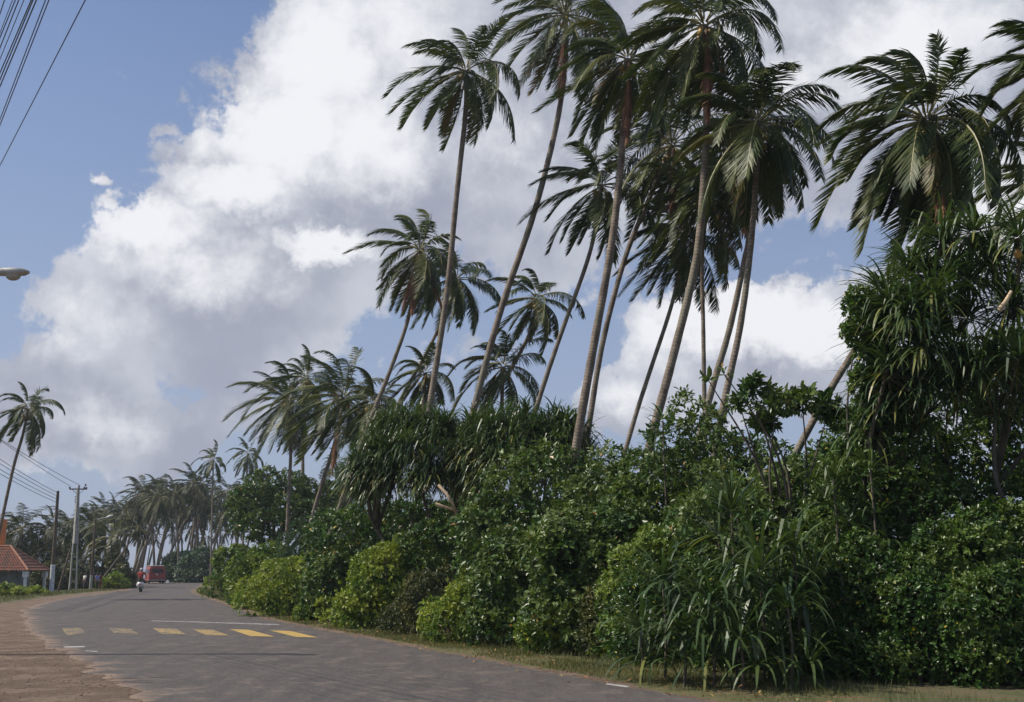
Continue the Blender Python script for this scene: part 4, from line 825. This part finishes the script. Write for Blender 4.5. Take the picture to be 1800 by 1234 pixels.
def person(label, loc, rz, J, shirt, trousers, hair=True, helmet=False, sleeve=.55, skirt=False):
    """J: joints in metres, x right, y forward"""
    root = empty('person', loc, label, 'person', rz=rz)
    names = ['pel', 'waist', 'chest', 'neck', 'head', 'top']
    V = [J['pel'], J['waist'], J['chest'], J['neck'], J['head'], J['top']]; R_ = [(.15, .12), (.13, .10), (.17, .12), (.055, .055), (.085, .10), (.06, .07)]; E = [(0, 1), (1, 2), (2, 3), (3, 4), (4, 5)]
    idx = {}
    for s_ in 'lr':
        for ch, par, rr in (('sho', 2, .062), ('elb', None, .042), ('wri', None, .028), ('palm', None, .034)):
            V.append(J[ch+s_]); R_.append(rr); E.append((par if par is not None else len(V)-2, len(V)-1)); idx[ch+s_] = len(V)-1
        w_, p_ = np.array(J['wri'+s_]), np.array(J['palm'+s_]); d = (p_-w_)/np.linalg.norm(p_-w_); sd = np.cross(d, [0, 1, .2]); sd /= np.linalg.norm(sd)+1e-6
        for k_, ln in enumerate((.075, .085, .08, .062)):
            b_ = p_+sd*(k_-1.5)*.02+d*.02; V.append(b_+d*ln*.55); R_.append(.009); E.append((idx['palm'+s_], len(V)-1)); V.append(b_+d*ln+np.array([0, .02, -.01])); R_.append(.007); E.append((len(V)-2, len(V)-1))
        V.append(p_-sd*.05-d*.01); R_.append(.011); E.append((idx['palm'+s_], len(V)-1)); V.append(p_-sd*.06+d*.04); R_.append(.009); E.append((len(V)-2, len(V)-1))
        for ch, rr in (('hip', .085), ('kne', .058), ('ank', .038), ('toe', .035)):
            V.append(J[ch+s_]); R_.append(rr); E.append((0 if ch == 'hip' else len(V)-2, len(V)-1)); idx[ch+s_] = len(V)-1
    body = skinned('body', V, E, R_, M['skin'], root, 1)
    hd = np.array(J['head'])
    mb = MB(); mb.ball(hd+np.array([0, .095, -.01]), .016, 0, 6, (1, 1.3, 1.4)); mb.ball(hd+np.array([-.088, 0, 0]), .025, 0, 6, (.5, 1, 1.3)); mb.ball(hd+np.array([.088, 0, 0]), .025, 0, 6, (.5, 1, 1.3)); mb.build('nose_and_ears', M['skin'], root, True)
    for sx_ in (-.032, .032):
        mb = MB(); mb.ball(hd+np.array([sx_, .092, .025]), .012, 0, 6); mb.build('eye', M['hair'], root, True)
    mb = MB(); mb.box(hd+np.array([0, .095, -.05]), (.04, .01, .01)); mb.build('mouth', M['dry'], root)
    # shirt over torso and upper arms
    def lp(a, b, t): return np.array(a)+(np.array(b)-np.array(a))*t
    V = [lp(J['pel'], J['waist'], .2), J['waist'], J['chest'], lp(J['chest'], J['neck'], .55)]; R_ = [(.185, .145), (.165, .13), (.205, .145), (.09, .08)]; E = [(0, 1), (1, 2), (2, 3)]
    for s_ in 'lr':
        V += [J['sho'+s_], lp(J['sho'+s_], J['elb'+s_], sleeve)]; R_ += [.085, .068]; E += [(2, len(V)-2), (len(V)-2, len(V)-1)]
    skinned('shirt', V, E, R_, shirt, root, 1)
    if skirt:
        V = [lp(J['pel'], J['waist'], .25), J['pel'], lp(J['pel'], J['ankl'], .5), lp(J['pel'], lp(J['ankl'], J['ankr'], .5), .86)]; skinned('skirt', V, [(0, 1), (1, 2), (2, 3)], [(.16, .13), (.2, .16), (.21, .17), (.22, .19)], trousers, root, 1)
    else:
        V = [lp(J['pel'], J['waist'], .3), J['pel']]; R_ = [(.165, .13), (.175, .14)]; E = [(0, 1)]
        for s_ in 'lr':
            V += [J['hip'+s_], J['kne'+s_], lp(J['kne'+s_], J['ank'+s_], .93)]; R_ += [.105, .078, .062]; n_ = len(V); E += [(1, n_-3), (n_-3, n_-2), (n_-2, n_-1)]
        skinned('trousers', V, E, R_, trousers, root, 1, 1)
    mb = MB()
    if helmet:
        mb.ball(hd+np.array([0, -.005, .05]), .145, 0, 14, (.93, 1.05, .98)); mb.build('helmet', M['lamp'] if helmet is True else helmet, root, True)
    else:
        mb.ball(hd+np.array([0, -.022, .045]), .108, 0, 12, (.93, 1.02, 1.05)); mb.build('hair', M['hair'], root, True)
    return root
def standing(step=.0, armf=0., armr=0.):
    J = dict(pel=(0, 0, .92), waist=(0, 0, 1.08), chest=(0, 0, 1.30), neck=(0, .0, 1.46), head=(0, .02, 1.56), top=(0, .01, 1.64))
    for s_, sg in (('l', -1), ('r', 1)):
        a = armf if s_ == 'l' else armr; st_ = step*sg
        J['sho'+s_] = (sg*.19, 0, 1.38); J['elb'+s_] = (sg*.25, a*.12, 1.11); J['wri'+s_] = (sg*.25, a*.32+.03, .87+a*.14); J['palm'+s_] = (sg*.245, a*.40+.04, .80+a*.18)
        J['hip'+s_] = (sg*.09, 0, .86); J['kne'+s_] = (sg*.10, st_*.5+.02, .48); J['ank'+s_] = (sg*.10, st_, .09); J['toe'+s_] = (sg*.11, st_+.16, .04)
    return J
white_sh, lilac, navy, blackc, redc, brownc = cloth('white_cotton', (.50, .50, .48)), cloth('lilac_blue_cotton', (.22, .25, .52)), cloth('dark_navy_cloth', (.02, .022, .035)), cloth('black_cloth', (.018, .018, .018)), cloth('red_cotton', (.36, .045, .035)), cloth('maroon_cotton', (.14, .035, .035))
fp = foot(148, 1037.5); person('person in a white shirt and long dark skirt left of the far lamp pole', tuple(fp), 2.6, standing(.05, .3, .2), white_sh, navy, skirt=True)
fp = foot(169.5, 1037.5); person('person in a lilac shirt and black trousers right of the far lamp pole', tuple(fp), -2.2, standing(.12, .8, .1), lilac, blackc)
fp = foot(175.5, 1036.5); person('person in a maroon shirt half behind the one in lilac', tuple(fp), 1.2, standing(.06, .5, .4), brownc, brownc)

# ------------------------------------------------------------------ scooter and rider
M['cream'] = simple('white_scooter_paint', (.72, .71, .66), .3, .05, 4, bmp=0)
M['rubber'] = simple('black_rubber', (.015, .015, .015), .8, .2, 6, bmp=0)
M['redlens'] = simple('red_lens', (.45, .02, .015), .3, .1, 3, bmp=0)
M['seat'] = simple('black_vinyl', (.02, .02, .022), .5, .1, 6, bmp=0)
fs = foot(246, 1040.8); rzs = -math.atan2(-.20, 1)*0+.22
sc_ = empty('scooter', tuple(fs), 'white motor scooter ridden away along the left lane', 'scooter', rz=rzs); sc_.scale = (1.22, 1.22, 1.22)
def wheel(parent, c, R_, w_, mat_hub):
    mb = MB(); pr = []
    n = 20; prof = [(R_*.62, -w_*.35), (R_*.9, -w_*.5), (R_, -w_*.2), (R_, w_*.2), (R_*.9, w_*.5), (R_*.62, w_*.35)]
    V = [[(c[0]+o_, c[1]+rr*math.cos(a), c[2]+rr*math.sin(a)) for rr, o_ in prof] for a in np.linspace(0, 2*PI, n, endpoint=False)]
    F = [(i*6+j, ((i+1) % n)*6+j, ((i+1) % n)*6+(j+1) % 6, i*6+(j+1) % 6) for i in range(n) for j in range(6)]
    mb.add(np.array(V).reshape(-1, 3), F); wl = mb.build('wheel', M['rubber'], parent, True)
    mb = MB(); mb.tube([(c[0]-w_*.3, c[1], c[2]), (c[0]+w_*.3, c[1], c[2])], R_*.63, 14); mb.build('rim', mat_hub, wl, True); return wl
wheel(sc_, (0, 0, .22), .22, .1, M['metal']); wheel(sc_, (0, 1.25, .22), .22, .1, M['metal'])
mb = MB()
rings = []
for y, w_, z0, z1 in ((-.28, .10, .50, .68), (-.22, .22, .40, .76), (-.05, .30, .30, .80), (.2, .31, .26, .78), (.42, .22, .24, .70), (.52, .14, .24, .5)):
    rings.append([(w_*math.cos(a), y, (z0+z1)/2+(z1-z0)/2*math.sin(a)) for a in np.linspace(0, 2*PI, 14, endpoint=False)])
F = [(i*14+j, i*14+(j+1) % 14, (i+1)*14+(j+1) % 14, (i+1)*14+j) for i in range(5) for j in range(14)]
mb.add(np.array(rings).reshape(-1, 3), F); mb.poly(rings[0][::-1]); mb.poly(rings[-1]); mb.build('body', M['cream'], sc_, True)
mb = MB(); mb.box((0, .75, .24), (.34, .55, .06)); mb.box((0, 1.05, .62), (.5, .06, .72), taper=.75); mb.box((0, 1.28, .46), (.16, .4, .06)); mb.build('front_shield', M['cream'], sc_)
mb = MB(); mb.box((0, .12, .83), (.27, .72, .11), taper=.9); mb.build('seat', M['seat'], sc_)
mb = MB(); mb.box((0, -.3, .58), (.12, .05, .07)); mb.build('tail_light', M['redlens'], sc_); mb = MB(); mb.box((0, -.31, .44), (.2, .02, .11)); mb.build('number_plate', M['lamp'], sc_)
mb = MB(); mb.tube([(-.34, .92, 1.0), (0, 1.02, 1.03), (.34, .92, 1.0)], .025, 8); mb.tube([(0, 1.25, .24), (0, 1.03, 1.0)], .035, 8); mb.build('handlebar', M['metal'], sc_, True)
mb = MB(); mb.box((0, -.1, .3), (.14, .5, .14)); mb.build('mudguard', M['seat'], sc_)
J = dict(pel=(0, .12, .96), waist=(0, .14, 1.13), chest=(0, .20, 1.36), neck=(0, .23, 1.52), head=(0, .27, 1.62), top=(0, .26, 1.71))
for s_, sg in (('l', -1), ('r', 1)):
    J['sho'+s_] = (sg*.19, .21, 1.44); J['elb'+s_] = (sg*.33, .46, 1.22); J['wri'+s_] = (sg*.32, .84, 1.07); J['palm'+s_] = (sg*.31, .92, 1.04)
    J['hip'+s_] = (sg*.11, .14, .92); J['kne'+s_] = (sg*.22, .62, .82); J['ank'+s_] = (sg*.17, .66, .36); J['toe'+s_] = (sg*.18, .82, .30)
person('scooter rider seen from behind in a white helmet and red shirt', tuple(fs), rzs, J, redc, blackc, helmet=True).scale = (1.22, 1.22, 1.22)

# ------------------------------------------------------------------ bus
M['busred'] = simple('faded_red_paint', (.26, .040, .032), .45, .2, 3, bmp=0)
M['busroof'] = simple('grey_bus_roof', (.22, .23, .22), .6, .15, 3, bmp=0)
M['glass'] = simple('dark_window_glass', (.03, .038, .045), .1, .1, 3, bmp=0)
bx_, by_ = P(277, 1000, 168).x, 168.0; bus = empty('bus', (bx_, by_, 0), 'small faded red bus seen from behind driving away at the road bend', 'bus', rz=.40)
Wb, Hb, Lb = 2.35, 2.55, 6.4
def section(y, k=1., dz=0.):
    pr = [(-.5, .42), (-.5, .9), (-.5, 1.6), (-.47, 2.1), (-.42, 2.38), (-.3, 2.50), (0, 2.55), (.3, 2.50), (.42, 2.38), (.47, 2.1), (.5, 1.6), (.5, .9), (.5, .42)]
    return [(x*Wb*k, y, z-dz) for x, z in pr]
S_ = [section(0, .95), section(.12, 1.), section(Lb-.5, 1.), section(Lb, .94)]; mb = MB(); V = np.array(S_).reshape(-1, 3)
F = [(i*13+j, i*13+j+1, (i+1)*13+j+1, (i+1)*13+j) for i in range(3) for j in range(12)]+[(i*13+12, i*13, (i+1)*13, (i+1)*13+12) for i in range(3)]
mb.add(V, F); mb.poly(S_[0][::-1]); mb.poly(S_[-1]); body_ = mb.build('body', M['busred'], bus)
mb = MB(); mb.box((0, Lb*.5, 2.56), (Wb*.78, Lb*.92, .09), taper=.94); mb.build('roof', M['busroof'], bus)
mb = MB(); mb.box((0, -.015, 1.83), (1.5, .05, .52)); mb.build('rear_window', M['glass'], body_)
for s_ in (-1, 1):
    for k_ in range(4): mb = MB(); mb.box((s_*(Wb/2+.004), .9+k_*1.35, 1.75), (.05, 1.1, .6)); mb.build('side_window', M['glass'], body_)
    mb = MB(); mb.box((s_*.95, -.02, .98), (.16, .05, .3)); mb.build('tail_light', M['redlens'], bus)
    for y in (1.1, 5.0): wheel(bus, (s_*(Wb/2-.17), y, .42), .42, .26, M['metal'])
mb = MB(); mb.box((0, -.1, .5), (2.2, .14, .18)); mb.build('bumper', M['busroof'], bus)
mb = MB(); mb.box((-.02, -.03, 1.32), (.26, .03, .26)); mb.build('rear_badge', M['lamp'], bus)
mb = MB(); mb.box((0, .5, .42), (1.9, .8, .3)); mb.build('chassis', M['rubber'], bus)

# ------------------------------------------------------------------ sea air
q = newmat('sea_haze'); pv = q.n('ShaderNodeVolumePrincipled'); pv.inputs['Color'].default_value = (.80, .87, .97, 1); pv.inputs['Density'].default_value = .0003; pv.inputs['Anisotropy'].default_value = .25
for l_ in list(q.nt.links):
    if l_.to_node == q.out: q.nt.links.remove(l_)
q.link(pv.outputs[0], q.out.inputs['Volume'])
mb = MB(); mb.box((0, 1290, 24.), (5200, 2800, 52.)); tag(mb.build('haze', q.mat), 'thin pale sea haze filling the air', 'haze', kind='stuff')
